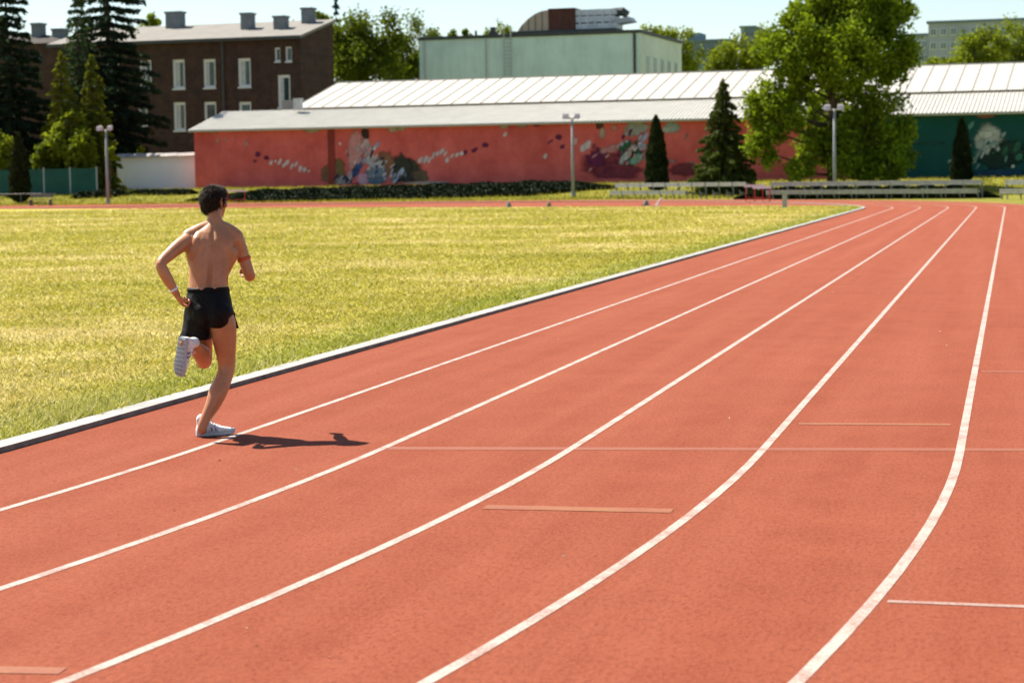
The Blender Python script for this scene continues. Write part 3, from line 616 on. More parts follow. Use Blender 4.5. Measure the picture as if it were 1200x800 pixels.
# ------------------------------------------------------------------ flats far away
M_FLAT = plain('hazy_grey_panels', (.33, .38, .40), .9, .1, .15); M_FLAT2 = plain('hazy_slate_panels', (.14, .20, .24), .9, .15, .15); M_LOGG = plain('blue_balcony', (.16, .27, .34), .7, .2, .4)  # distance haze and shade are mixed into the panel colours
def flats(name, px0, px1, top, yb, dep, mat, label, rows, cols, wmat, steps=()):
    x0, z = wl(px0, top, yb); x1, _ = wl(px1, top, yb); w = x1-x0
    e = empty(name, ORG+EX*x0+EY*yb, RZ, label, 'apartment block')
    MB().box(0, w, 0, dep, -8, z).build('wall', mat, e); MB().box(-.4, w+.4, -.4, dep+.4, z+.003, z+.5).build('roof', M_FLAT2, e)
    for (a, b, t) in steps:
        xa, za = wl(a, t, yb+3); xb, _ = wl(b, t, yb+3); MB().box(xa-x0, xb-x0, 3, dep-2, z+.503, za).build('stair_tower', mat, e)
    cw = w/cols; wm = MB().box(cw*.18, cw*.82, -.15, -.003, 0, 1.55).fix('window'); pn = MB().box(cw*.24, cw*.5-.05, -.2, -.152, .12, 1.43).box(cw*.5+.05, cw*.76, -.2, -.152, .12, 1.43).fix('pane')
    for r in range(rows):
        for c in range(cols):
            if c % 4 == 3:
                MB().box(c*cw+.3, c*cw+cw-.3, -1.1, -.004, z-3.2-r*2.9, z-2.2-r*2.9).build('balcony', M_LOGG, e); continue
            o = link('window', wm, M_FRAME if mat is M_FLAT else M_FLAT, e, (c*cw, 0, z-2.6-r*2.9)); link('pane', pn, wmat, o)
    return e
flats('apartment_block', 1088, 1330, 28, 290, 14, M_FLAT, 'long grey blue apartment block far behind the hall at right', 5, 20, M_GLASSL)
flats('apartment_block', 1058, 1088, 43, 292, 12, M_FLAT, 'low grey end wing beside the long far apartment block', 3, 3, M_GLASSL)
flats('apartment_block', 803, 850, 50, 300, 12, M_FLAT2, 'slate blue distant block right of the pale green gym', 4, 8, M_GLASS, ((806, 820, 39), (836, 844, 47)))
flats('apartment_block', 868, 884, 33, 420, 12, M_FLAT2, 'narrow slate blue tower peeping over the light green trees', 5, 3, M_GLASS)

# ------------------------------------------------------------------ white wall, green fence
ww_x0 = wl(137, 200, 1.5)[0]; 
wh = empty('garden_wall', ORG+EX*ww_x0+EY*1.5, RZ, 'low whitewashed wall with tiled coping left of the red hall', 'wall'); wlen = -ww_x0-.02; wz = wl(180, 183, 1.5)[1]
def white_mat():
    n = Nt('whitewash', .85, .2); f = n.noise(.5, 5); sx = n.node('ShaderNodeSeparateXYZ'); n.ln(n.tc.outputs['Object'], sx.inputs[0]); h = n.noise(4, 5, .7, world=False)
    mr = n.node('ShaderNodeMapRange'); mr.inputs['From Min'].default_value = wz-.75; mr.inputs['From Max'].default_value = wz; n.ln(sx.outputs['Z'], mr.inputs['Value'])
    c = n.ramp(f, [(.3, (.84, .85, .87)), (.7, (.90, .91, .92))]); c = n.mix(n.mix(1, mr.outputs[0], n.ramp(h, [(.3, (.2, .2, .2)), (.8, (.6, .6, .6))]), 'MULTIPLY'), c, (.72, .50, .42)); n.col(c); return n.m
MB().box(0, wlen, 0, .3, -1.2, wz-.1).build('wall_panel', white_mat(), wh)
ctile = MB().hexa([(.01, -.18, -.1), (.39, -.18, -.1), (.39, .2, .12), (.01, .2, .12)], [(.01, -.18, -.02), (.39, -.18, -.02), (.39, .2, .24), (.01, .2, .24)]).fix('coping_tile')
M_COP = plain('grey_coping', (.40, .37, .34), .9, .25, 2)
for k in range(int(wlen/.4)):
    o = link('coping_tile', ctile, M_COP, wh, (k*.4, 0, wz+random.uniform(-.015, .015)))
M_GRN = paint('green_fence_sheet', (.006, .085, .06), (.010, .11, .08), 1.5, True, .6)
fx1 = wl(123, 200, -8.5)[0]; fx0 = wl(-40, 200, -8.5)[0]
fe = empty('sheet_fence', ORG+EX*fx0-EY*8.5, RZ, 'dark green sheet fence beyond the track at far left', 'fence'); fz = wl(60, 198, -8.5)[1]; fl = fx1-fx0; npn = int(fl/2.35)
fpan = MB().box(.05, 2.30, 0, .04, -1.0, fz).fix('fence_panel'); fpost = MB().tube([(0, .02, -1.2), (0, .02, fz+.12)], .06, 6).fix('post')
for k in range(npn+1):
    link('post', fpost, M_GREYM, fe, (k*2.35, 0, 0))
    if k < npn: link('fence_panel', fpan, M_GRN, fe, (k*2.35, 0, 0))

# ------------------------------------------------------------------ trees
def clump_px(base, d, lst):             # crown clumps seen at image places -> offsets from the trunk foot
    out = []
    for (px, py, r, dd) in lst:
        p = pt(px, py, d+dd)-base; out.append(((p.x, p.y, p.z), (r*d/F_PX if not isinstance(r, tuple) else tuple(q*d/F_PX for q in (r[0], r[0], r[1])))))
    return out
d = 141; b = gp(975, d)
tree(b, clump_px(b, d, [(938, 108, 24, -1), (925, 125, 24, -1), (985, 150, 34, 0), (960, 10, 34, 0), (1035, 20, 30, 0), (1000, -15, 40, 0), (975, 40, 44, -1), (1064, 58, 17, 0), (1056, 8, 20, 1), (930, 20, 20, -1), (935, 52, 22, -1), (985, 10, 42, 0), (950, 38, 42, -1), (1018, 25, 40, 1), (1035, 62, 38, 0), (995, 60, 44, -2), (960, 75, 34, -2), (908, 58, 24, -1), (928, 76, 28, -1.5), (890, 62, 14, 0), (1052, 82, 22, 1),
     (903, 118, 30, -1), (898, 150, 28, -1.5), (915, 140, 26, -2), (888, 135, 18, -1), (892, 178, 20, -1), (1000, 128, 36, 1), (1035, 135, 34, 0), (965, 125, 26, 1), (1020, 170, 40, 0), (1060, 168, 24, -1), (955, 172, 30, 0), (985, 185, 30, -1), (1052, 192, 24, -2), (940, 198, 18, -1), (1010, 200, 24, -1)]),
     72000, .30, leaf_mat('broad_tree_leaves', (.05, .092, .005), (.26, .35, .016), .36, .3), 'large loose crowned deciduous tree with dark trunk in front of the painted hall', seed=11, trunk_r=.3, sub=17, subr=.33)
d = 143; b = gp(848, d); conifer(b, hgt(855, 94, b, d), 43*d/F_PX, leaf_mat('sunlit_spruce', (.024, .042, .010), (.11, .14, .022), .25), 'broad dark green spruce left of the big deciduous tree', seed=3, low=.02, dens=1.5, size=.36, n_wh=30, power=.75)
G_C = 'clipped columnar cypresses'
for px, top, w, dd, lab, sd in ((769.5, 136, 13.5, 146, 'dark columnar cypress in front of the red wall beside the round green mural', 5), (1127, 139, 12, 141, 'dark columnar cypress in front of the teal wall', 6), (23, 157, 12.5, 158, 'dark columnar cypress against the green fence at left', 7)):
    b = gp(px, dd); cypress(b, hgt(px, top, b, dd), w*dd/F_PX, lab, G_C, sd)
d = 172; b = gp(14, d); conifer(b, hgt(14, -60, b, d), 62*d/F_PX, L_DARK, 'tall dark conifer at the left edge of the view', 'conifer', seed=21, low=.05, dens=1.0, size=.6, n_wh=30, power=.62, droop=.3)
d = 182; b = gp(132, d); conifer(b, hgt(132, -105, b, d), 74*d/F_PX, L_DARK, 'tall dark spreading conifer in front of the brick block', 'conifer', seed=22, low=.12, dens=.9, size=.62, n_wh=30, power=.55, droop=.28)
d = 176; b = gp(97, d); conifer(b, hgt(97, -14, b, d), 30*d/F_PX, leaf_mat('bluish_needles', (.025, .05, .022), (.07, .11, .04), .3), 'thin feathery conifer with airy top between the two tall dark ones', 'conifer', seed=23, low=.4, dens=.55, size=.5, n_wh=20, power=.5)
d = 167; b = gp(76, d); conifer(b, hgt(76, 62, b, d), 32*d/F_PX, L_CON, 'yellowish young conifer behind the light green shrub', 'conifer', seed=24, low=.05, dens=1.2, size=.42, n_wh=24, power=.7)
d = 168; b = gp(111, d); conifer(b, hgt(107, 66, b, d), 34*d/F_PX, L_CON, 'yellowish young conifer right of its twin, by the lamp post', 'conifer', seed=25, low=.05, dens=1.2, size=.42, n_wh=24, power=.7)
d = 165; b = gp(80, d)
tree(b, clump_px(b, d, [(84, 150, 18, 0), (72, 165, 18, 0), (95, 168, 17, -.5), (82, 180, 20, -.5), (62, 180, 13, 0), (102, 185, 12, 0), (88, 138, 9, 0)]), 5200, .32, L_LIME, 'light green bushy young tree behind the green fence', seed=31, trunk_r=.1, sub=6)
d = 165; b = gp(2, d); tree(b, clump_px(b, d, [(2, 170, 14, 0), (-8, 182, 16, 0), (6, 186, 10, 0)]), 2600, .3, L_LIME, 'light green shrub cut off by the left edge of the view', 'shrub', 'leafy_shrub', seed=32, trunk_r=.08, sub=6)
d = 164.5; b = gp(48, d); tree(b, clump_px(b, d, [(50, 178, 12, 0), (46, 188, 12, 0)]), 1500, .28, L_MID, 'small green shrub between cypress and light green tree', 'shrub', 'leafy_shrub', seed=33, trunk_r=.06, sub=5)
d = 158; b = gp(129, d); tree(b, clump_px(b, d, [(131, 184, 6, -.5), (129, 176, 5, -.5)]), 420, .26, L_LIME, 'tuft of bright leaves by the left end of the white wall', 'shrub', 'leafy_shrub', seed=34, trunk_r=.05, sub=4)
d = 170.5; b = gp(168, d+5); tree(b, clump_px(b, d+5, [(168, 176, 5, 0), (164, 179, 4, 0)]), 330, .26, L_LIME, 'sprig of bright leaves rising behind the white wall', 'shrub', 'leafy_shrub', seed=35, trunk_r=.04, sub=4)
# beyond the roofs
TB = 'trees beyond the roofs'
BACK = [
 (425, 212, [(412, 40, 26, 0), (438, 45, 30, -1), (425, 70, 36, 0), (455, 70, 26, 0), (440, 85, 30, -1), (400, 48, 20, 0), (400, 75, 20, 0)], 15000, L_MID, 'dense green round crowned tree right of the brick block', 41),
 (495, 262, [(490, 42, 22, 0), (478, 70, 26, 0), (500, 68, 26, 0), (468, 80, 24, -1), (485, 85, 26, 0), (508, 45, 12, 0), (470, 50, 12, 0)], 9500, L_MID, 'green tree at the left corner of the pale green building', 42),
 (590, 268, [(588, 36, 10, 0), (600, 42, 12, 0), (575, 50, 14, 0)], 1500, L_LIME, 'tree top peeping over the pale green roof by the ladder', 43),
 (790, 246, [(775, 44, 16, 0), (795, 50, 20, 0), (810, 72, 18, 0), (765, 40, 12, 0), (800, 85, 18, 0), (785, 75, 20, 0)], 5200, L_LIME, 'yellow green tree behind the right end of the pale green building', 44),
 (868, 216, [(862, 62, 24, 0), (845, 74, 18, 0), (888, 56, 22, 0), (905, 60, 22, 0), (875, 80, 24, 0), (835, 84, 12, 0)], 6000, L_LIME, 'light green spreading tree rising over the hall roof', 45),
 (1140, 214, [(1142, 62, 24, 0), (1125, 74, 18, 0), (1165, 55, 24, 0), (1150, 78, 26, 0), (1110, 80, 12, 0)], 6500, L_LIME, 'bright green tree before the long far apartment block', 46),
 (1195, 217, [(1195, 48, 26, 0), (1182, 70, 22, 0), (1212, 62, 28, 0), (1200, 80, 24, 0)], 5500, L_LIME, 'bright green tree cut off by the right edge over the roof', 47),
 (1088, 219, [(1090, 78, 12, 0), (1078, 84, 10, 0)], 1300, L_LIME, 'small rounded bright tree top over the roof right of the big tree', 48),
 (172, 230, [(178, 28, 9, 0), (170, 34, 8, 0)], 900, L_LIME, 'tree top showing over the brick block roof ridge', 49),
 (372, 225, [(370, 22, 8, 0), (378, 27, 9, 0), (345, 30, 6, 0)], 1000, L_LIME, 'tree top beside the rightmost chimney of the brick block', 50),
 (545, 270, [(548, 40, 6, 0), (530, 42, 6, 0)], 700, L_MID, 'low tree top on the roof line of the pale green building', 51),
]
for px, d, lst, n, mt, lab, sd in BACK:
    b = gp(px, d); tree(b, clump_px(b, d, lst), n, .36, mt, lab, group=TB, seed=sd, trunk_r=.22, sub=8, subr=.42)
d = 222; b = gp(398, d); conifer(b, hgt(398, 0, b, d), 22*d/F_PX, L_DARK, 'slim pointed conifer behind the brick block end', 'conifer', TB, seed=52, low=.1, dens=.7, size=.5, n_wh=24)

# dark ivy beds: low loose leaves
def leafage(px0, px1, d0, d1, hz, n, label, seed, wd=.9):
    g = np.random.default_rng(seed); u = g.random(n); a, b = gp(px0, d0), gp(px1, d1)
    e = np.minimum(1, np.minimum(u, 1-u)/.16); X = a.x+(b.x-a.x)*u; Y = a.y+(b.y-a.y)*u; w = g.uniform(-wd, wd, n)*np.maximum(.25, e)
    X += -EY.x*w; Y += -EY.y*w; hh = hz*e**.8*(.85+.2*np.sin(u*60+seed)*g.random(n)); z = np.array([zt((x, y)) for x, y in zip(X, Y)]); Z = z+.02+hh*g.random(n)**.7*np.maximum(.3, 1-.7*(np.abs(w)/wd)**2)
    return tag(link('leafage_bed', np_mesh('leafage_bed', leaves(np.c_[X, Y, Z], .2, None, .8, 0, seed), 4), L_BED), label, 'ground cover', kind='stuff')
leafage(222, 720, 154, 149.5, .66, 56000, 'low dark ivy growing along the foot of the red wall', 61, 3.6)  # low band of dark loose leaves along the wall foot
leafage(862, 1172, 129.5, 119, .85, 26000, 'dark leaves standing in for shade behind the long grey bench', 64, .9)  # leaf bed added to darken the shaded ground behind the bench
leafage(150, 232, 161, 159, .35, 5000, 'low dark ivy before the white wall', 62)
leafage(84, 150, 160, 160, .55, 1500, 'dark low growth around the foot of the left lamp post', 63)
# bank grass tufts
def tufts(n, seed):
    g = np.random.default_rng(seed); x = -30+125*g.random(n); s_ = 4+16*g.random(n)
    P = np.array([(ORG+EX*a-EY*c)[:2] for a, c in zip(x, s_)]); rr = np.hypot(P[:, 0]-CX, P[:, 1]-Y1); ok = (rr > R0+8.2); P = P[ok]; k = len(P)
    z = np.array([zt(p) for p in P]); a = g.random(k)*2*np.pi; h = .10+.16*g.random(k); w = .035; V = np.empty((k, 3, 3))
    V[:, 0] = np.c_[P[:, 0]-np.cos(a)*w, P[:, 1]-np.sin(a)*w, z-.01]; V[:, 1] = np.c_[P[:, 0]+np.cos(a)*w, P[:, 1]+np.sin(a)*w, z-.01]; V[:, 2] = np.c_[P[:, 0]+g.normal(0, .08, k), P[:, 1]+g.normal(0, .08, k), z+h]
    tag(link('bank_grass', np_mesh('bank_grass', V.reshape(-1, 3), 3), leaf_mat('bank_blades', (.13, .14, .014), (.36, .32, .05), .4, .5)), 'rough unmown grass on the bank before the hall', 'grass', kind='stuff')
tufts(42000, 71)

# ------------------------------------------------------------------ lamp posts
M_POST = plain('galvanised_post', (.27, .30, .29), .55, .15, 3, .3); M_HEAD = plain('pinkish_lamp_shell', (.55, .42, .40), .4, .15, 3, .4)
def lamp(px, foot, top, d, label, hw=8, twin=True):
    b = gp(px, d); H = hgt(px, top, b, d); e = empty('floodlight_post', b, RZ, label, 'lamp post', 'floodlight posts round the track')
    MB().tube([(0, 0, -.2), (0, 0, H*.45), (0, 0, H)], [.13, .105, .075], 10).build('pole', M_POST, e, smooth=True)
    MB().tube([(0, 0, -.1), (0, 0, .35)], [.2, .16], 10).build('base_sleeve', M_POST, e)
    MB().tube([(-.45, 0, H-.05), (.45, 0, H-.05)], .045, 6).build('crossarm', M_POST, e)
    for s in (-1, 1):
        x = s*.38
        hd = MB().loft([((x, .12, H+.02), (.11, 0, 0), (0, 0, .09)), ((x+s*.03, -.08, H+.12), (.20, 0, 0), (0, .02, .17)), ((x+s*.05, -.26, H+.08), (.22, 0, 0), (0, .05, .19))], 12, 4).build('lamp_head', M_HEAD, e)
        MB().loft([((x+s*.05, -.262, H+.08), (.19, 0, 0), (0, .042, .155)), ((x+s*.05, -.285, H+.077), (.18, 0, 0), (0, .04, .145))], 12, 4).build('lens', M_DUCT, hd)
lamp(978, 231, 128, 130, 'grey floodlight post with twin heads in front of the big tree')
lamp(671.5, 228, 138, 145, 'grey floodlight post with twin heads standing before the red wall')
lamp(126, 234, 152, 152, 'grey floodlight post with twin heads left of the white wall')

# ------------------------------------------------------------------ tiered benches
M_WOOD = plain('weathered_plank', (.40, .40, .34), .85, .25, 5, .2); M_STEEL = plain('bench_steel', (.16, .17, .16), .6, .2)
def bleacher(px0, px1, d0, d1, label, unit=1.25, low_to=1.0, gap=.0, red=()):
    a, b = gp(px0, d0), gp(px1, d1); L = (b-a).length; a.z = 0; rz_ = math.atan2(b.y-a.y, b.x-a.x)
    e = empty('tiered_bench', (a.x, a.y, zt(a)), rz_, label, 'bench', 'tiered benches beside the bend'); n = max(1, round(L/unit)); u = L/n
    pk = MB().box(.012+gap, u-.012, 0, .155, 0, .045).fix('plank'); fc = MB().box(.012+gap, u-.012, -.02, .025, -.13, -.012).fix('front_board')
    leg = MB().box(-.03, .03, .12, .17, -.25, .40).box(-.03, .03, .62, .67, -.25, .88).box(-.025, .025, .17, .62, .36, .40).box(-.03, .03, -.02, .30, .401, .445).box(-.03, .03, .53, .88, .883, .93).box(-.02, .02, .526, .56, .6, 1.08).box(-.02, .02, -.028, .01, .2, .6).fix('leg_frame')
    for k in range(n+1): link('leg_frame', leg, M_STEEL, e, (min(L-.05, max(.05, k*u)), 0, 0))
    for k in range(n):
        for y, z in ((-.02, .45), (.15, .45), (.55, .935), (.72, .935)):
            if z < .5 and k >= n*low_to: continue
            o = link('plank', pk, M_WOOD, e, (k*u, y, z+random.uniform(-.006, .006)))
        for y, z in ((-.055, .60), (-.055, .46), (.50, 1.10), (.50, .955)):
            if z < .7 and k >= n*low_to: continue
            link('front_board', fc, M_WOOD, e, (k*u, y, z))
    return e
bleacher(714, 868, 139, 130.5, 'pale two tier bench with gappy planks in the grass left of the spruce', 1.15, .55, .07)
bleacher(898, 1146, 126, 117, 'long grey two tier plank bench beneath the big tree', 1.2)
bleacher(1172, 1290, 113.5, 109, 'grey two tier bench cut off by the right edge', 1.2)
# low bench and rail by the left fence
b = gp(47, 151); e = empty('park_bench', b, RZ+.15, 'small dark backed bench on the grass by the green fence', 'bench')
for k in range(3): MB().box(-.9, .9, -.25+k*.17, -.11+k*.17, .43, .47).build('plank', M_STEEL, e)
for k in range(2): MB().box(-.9, .9, .28, .32, .62+k*.17, .75+k*.17).build('plank', M_STEEL, e)
for s in (-.75, .75): MB().box(s-.04, s+.04, -.22, .22, -.1, .428).box(s-.03, s+.03, .24, .278, -.1, .95).build('leg', M_STEEL, e)
b = gp(-25, 150); e = empty('handrail', b, RZ, 'thin grey rail at the far left edge of the grass', 'rail')
MB().tube([(0, 0, .92), (5.2, 0, .92)], .022, 6).build('top_rail', M_STEEL, e)
for k in range(4): MB().tube([(.05+k*1.7, 0, -.2), (.05+k*1.7, 0, .92)], .02, 6).build('post', M_STEEL, e)
# hurdles, marker post, small things lying by the far bend
M_HR = plain('red_hurdle_paint', (.50, .045, .03), .5, .15, 5); M_HW = plain('white_hurdle_board', (.72, .72, .70), .5, .08, 5)
def hurdle(px, py, rz, label, w=1.18, h=.9, z=0):
    p = gnd(px, py); e = empty('hurdle', (p.x, p.y, zt(p)+.03 if z else 0), rz, label, 'hurdle', 'hurdles')
    MB().box(-w/2, w/2, -.012, .012, h-.14, h).build('top_board', M_HW, e)
    for s in (-1, 1):
        MB().box(s*(w/2-.10)-.025, s*(w/2-.10)+.025, .014, .05, .05, h-.02).build('upright', M_HR, e); MB().box(s*(w/2-.10)-.025, s*(w/2-.10)+.025, -.62, .05, .005, .048).build('foot_rail', M_HR, e)
    MB().box(-w/2+.127, w/2-.127, .02, .045, .22, .26).build('brace', M_HR, e)
hurdle(277, 238.0, RZ+.1, 'red legged hurdle with pale board standing before the dark ivy', 1.5, .95)
hurdle(884, 236.6, RZ+.2, 'red and white hurdle by the left end of the long bench', 1.15, .98)
hurdle(893, 237.2, RZ-.3, 'white topped hurdle nearest the grey marker post', 1.15, .9)
p = gnd(919.5, 244); e = empty('marker_post', (p.x, p.y, .0), RZ, 'short grey marker post at the edge of the infield', 'post')
MB().box(-.1, .1, -.09, .09, 0, .72).build('shaft', M_POST, e); MB().box(-.125, .125, -.11, .11, .723, .80).build('cap', M_POST, e); MB().box(-.22, .22, -.18, .18, -.02, .05).build('base_plate', M_POST, e)
for px, py, c, lab in ((757, 241, M_STEEL, 'dark low stone like block on the far red apron'), (643, 243.5, M_FASC, 'small brown cone stub at the lawn edge before the red wall'), (596, 243.6, M_STEEL, 'small dark cone stub at the lawn edge left of the other')):
    p = gnd(px, py); e = empty('ground_marker', (p.x, p.y, .0), RZ, lab, 'marker'); MB().box(-.22, .22, -.22, .22, 0, .04).build('base_plate', c, e); MB().tube([(0, 0, .04), (0, 0, .2), (0, 0, .3)], [.17, .12, .06], 9).build('cone', c, e)
p = gnd(769, 241.5); e = empty('start_peg', (p.x, p.y, 0), RZ, 'short white peg leaning on the far red apron', 'peg'); MB().tube([(0, 0, 0), (.28, 0, .42)], .05, 7).build('shaft', M_HW, e); MB().box(-.12, .12, -.1, .1, 0, .03).build('base_plate', M_HW, e)

# ------------------------------------------------------------------ the runner
from mathutils import noise as mnoise
DR = 14.05
def pp(px, py, dw=0.): return pt(px, py, DR+dw+max(0, 345-py)*.0010)
def chain(mb, pts, n=16, steps=4, flat=None):
    """limb through (px,py,dw,r) with smooth interpolation, ends rounded"""
    P = [(pp(a, b, c), r) for a, b, c, r in pts]; tube_chain(mb, P, n, steps)
def tube_chain(mb, P, n=16, steps=4):
    Q = []
    for i in range(len(P)-1):
        p0, p1, p2, p3 = P[max(i-1, 0)], P[i], P[i+1], P[min(i+2, len(P)-1)]
        for k in range(steps):
            t = k/steps; w = (-.5*t+t*t-.5*t**3, 1-2.5*t*t+1.5*t**3, .5*t+2*t*t-1.5*t**3, -.5*t*t+.5*t**3)
            Q.append((p0[0]*w[0]+p1[0]*w[1]+p2[0]*w[2]+p3[0]*w[3], p0[1]*w[0]+p1[1]*w[1]+p2[1]*w[2]+p3[1]*w[3]))
    Q.append(P[-1])
    d0 = (Q[0][0]-Q[1][0]).normalized(); d1 = (Q[-1][0]-Q[-2][0]).normalized(); r0, r1 = Q[0][1], Q[-1][1]
    Q = [(Q[0][0]+d0*r0*s, r0*c) for s, c in ((.98, .2), (.8, .6), (.5, .87))] + Q + [(Q[-1][0]+d1*r1*s, r1*c) for s, c in ((.5, .87), (.8, .6), (.98, .2))]
    mb.tube([q[0] for q in Q], [q[1] for q in Q], n)
def remeshed(mb, voxel, it=6, fac=.5):
    me = mb.fix('tmp'); o = bpy.data.objects.new('tmp', me); COL.objects.link(o)
    r = o.modifiers.new('r', 'REMESH'); r.mode = 'VOXEL'; r.voxel_size = voxel
    s = o.modifiers.new('s', 'SMOOTH'); s.factor = fac; s.iterations = it
    dg = bpy.context.evaluated_depsgraph_get(); out = bpy.data.meshes.new_from_object(o.evaluated_get(dg))
    bpy.data.objects.remove(o); bpy.data.meshes.remove(me); return out
def co(me): a = np.empty(len(me.vertices)*3, np.float32); me.vertices.foreach_get('co', a); return a.reshape(-1, 3).astype(float)
def nor(me): a = np.empty(len(me.vertices)*3, np.float32); me.vertex_normals.foreach_get('vector', a); return a.reshape(-1, 3).astype(float)
FR, FU, FF = np.array(CR), np.array(CU), np.array(CF)
def to_px(V):
    q = V-np.array(CAM); d = q@FF; return 600+F_PX*(q@FR)/d, 400-F_PX*(q@FU)/d, d-DR
HD = Vector((-.0, 1, 0)); HD = (CF*.90+CR*.44); HD.z = 0; HD.normalize()             # heading
body = MB()
# torso: px, py, dw, half width, half depth
SHd = (CR*.985 + CF*.17).normalized()           # shoulder line
HPd = (CR*.965 - CF*.26).normalized()
T = [(244.5, 374, .05, .125, .095, 0), (244.5, 362, .045, .150, .108, 0), (244, 350, .04, .146, .105, 0), (244, 338, .04, .137, .098, .2), (244.5, 325, .045, .135, .095, .4), (245.5, 312, .05, .142, .102, .7),
     (246.5, 300, .06, .152, .110, .9), (248, 289, .065, .160, .114, 1), (249.5, 280, .07, .160, .108, 1), (250.5, 272, .075, .138, .092, 1), (251.5, 266, .08, .098, .074, 1), (252, 261, .085, .062, .060, 1), (252, 256, .09, .050, .054, 1)]
rings = []
for px, py, dw, a, b, t in T:
    ax = (HPd*(1-t)+SHd*t).normalized(); bx_ = Vector((0, 0, 1)).cross(ax).normalized(); rings.append((pp(px, py, dw), ax*a, bx_*b))
body.loft(rings, 28, 2.35)
chain(body, [(252, 262, .085, .056), (251.5, 254, .095, .052), (251.5, 244, .11, .054)])                   # neck
chain(body, [(251, 264, .085, .048), (235, 270, .06, .050), (221, 277, .03, .050)])                        # trapezius
chain(body, [(252, 264, .085, .048), (267, 270, .09, .050), (277, 277, .085, .050)])
chain(body, [(222, 281, .03, .056), (211, 288, -.03, .051), (200, 297, -.09, .044), (189, 308, -.165, .037), (191, 317, -.165, .040), (197, 328, -.14, .038), (203, 338, -.11, .029), (206.5, 344, -.095, .026)])
chain(body, [(277, 281, .09, .056), (281.5, 291, .115, .049), (286.5, 305, .14, .043), (292, 321, .16, .039), (292.5, 323, .22, .041), (291.5, 322, .31, .038), (290.5, 320, .40, .028), (290, 319.5, .44, .026)])
chain(body, [(229, 296, .03, .07), (231, 310, .035, .062), (233, 325, .04, .05)]); chain(body, [(268, 297, .07, .07), (262, 312, .06, .060), (257, 325, .05, .05)])   # lats
chain(body, [(257, 366, .045, .080), (261, 379, .05, .092), (263, 398, .075, .083), (265, 418, .105, .066), (265.5, 431, .115, .058), (261.5, 445, .085, .0585), (255.5, 459, .045, .064), (249.5, 474, .015, .052), (241.5, 489, -.01, .038), (237.5, 498, -.02, .034), (237, 503, -.02, .034)])
chain(body, [(232, 366, .06, .080), (234, 380, .11, .088), (236.5, 400, .19, .075), (239, 420, .27, .060)])
chain(body, [(239, 423, .265, .056), (238.5, 419, .17, .060), (235, 413, .05, .060), (227, 405, -.07, .044), (219, 400, -.15, .033), (216, 402, -.175, .033)])
# head
HC = pp(250.5, 237, .115); UP = Vector((.0, 0, 1)); FD = (CF*.84+CR*.54); FD.z = -.02; FD.normalize(); RT = FD.cross(UP).normalized(); UP = RT.cross(FD)
H = lambda r, f, u: HC+RT*r+FD*f+UP*u
body.ball(H(0, -.008, .012), RT*.076, FD*.098, UP*.094, 20, 13)
body.ball(H(0, .030, -.045), RT*.058, FD*.062, UP*.068, 18, 11)
body.ball(H(0, .072, -.088), RT*.024, FD*.022, UP*.02, 12, 8)                 # chin
tube_chain(body, [(H(0, .088, .018), .008), (H(0, .102, -.010), .011), (H(0, .108, -.022), .014)], 10)   # nose
body.ball(H(-.013, .098, -.026), RT*.010, FD*.012, UP*.009, 8, 6); body.ball(H(.013, .098, -.026), RT*.010, FD*.012, UP*.009, 8, 6)
tube_chain(body, [(H(-.05, .070, .026), .010), (H(-.025, .086, .031), .011), (H(0, .086, .026), .009), (H(.025, .086, .031), .011), (H(.05, .070, .026), .010)], 10)   # brow
body.ball(H(-.045, .062, -.022), RT*.022, FD*.022, UP*.020, 10, 7); body.ball(H(.045, .062, -.022), RT*.022, FD*.022, UP*.020, 10, 7)    # cheeks
tube_chain(body, [(H(-.022, .082, -.056), .006), (H(0, .091, -.053), .008), (H(.022, .082, -.056), .006)], 8); tube_chain(body, [(H(-.018, .081, -.066), .006), (H(0, .089, -.067), .008), (H(.018, .081, -.066), .006)], 8)  # lips
for s in (-1, 1):                                                              # ears
    ear = [H(s*.076, -.006, -.030), H(s*.082, -.016, -.012), H(s*.087, -.024, .012), H(s*.085, -.014, .028), H(s*.079, .0, .022)]
    tube_chain(body, [(e_, r_) for e_, r_ in zip(ear, (.008, .008, .007, .007, .006))], 8); body.ball(H(s*.078, -.008, -.002), RT*.006, FD*.014, UP*.024, 8, 6)
def hand(mb, wrist, xd, zd, curl=1.0, s=1.0, mirror=1):
    """wrist, direction of the fingers, back of the hand"""
    xd = xd.normalized(); yd = zd.cross(xd).normalized()*mirror; zd = xd.cross(yd).normalized()*mirror
    g = lambda x, y, z: wrist+(xd*x+yd*y+zd*z)*s
    tube_chain(mb, [(g(-.02, 0, 0), .024*s), (g(.015, 0, 0), .022*s), (g(.03, 0, 0), .02*s)], 12)
    mb.ball(g(.050, -.002, 0), xd*.042*s, yd*.040*s, zd*.017*s, 16, 10)
    for y, ln, cr, bx in ((.030, .92, .92, .086), (.0105, 1.03, 1.0, .092), (-.0095, .97, 1.05, .089), (-.0285, .80, 1.12, .080)):
        p = [(bx-.018, 0.0), (bx, 0.0)]; ang = 0; x, z = p[-1]
        for L, be_ in ((.043*ln, 52), (.027*ln, 84), (.021*ln, 56)):
            ang += R_(be_*cr*curl); x += L*math.cos(ang); z -= L*math.sin(ang); p.append((x, z))
        tube_chain(mb, [(g(a, y*(1-.1*i/4), c), (.0100, .0096, .0090, .0083, .0072)[i]*s) for i, (a, c) in enumerate(p)], 10, 3)
    tube_chain(mb, [(g(.022, .026, -.006), .013*s), (g(.046, .043, -.018), .0115*s), (g(.072, .040, -.036), .0098*s), (g(.086, .024, -.046), .008*s)], 10, 3)
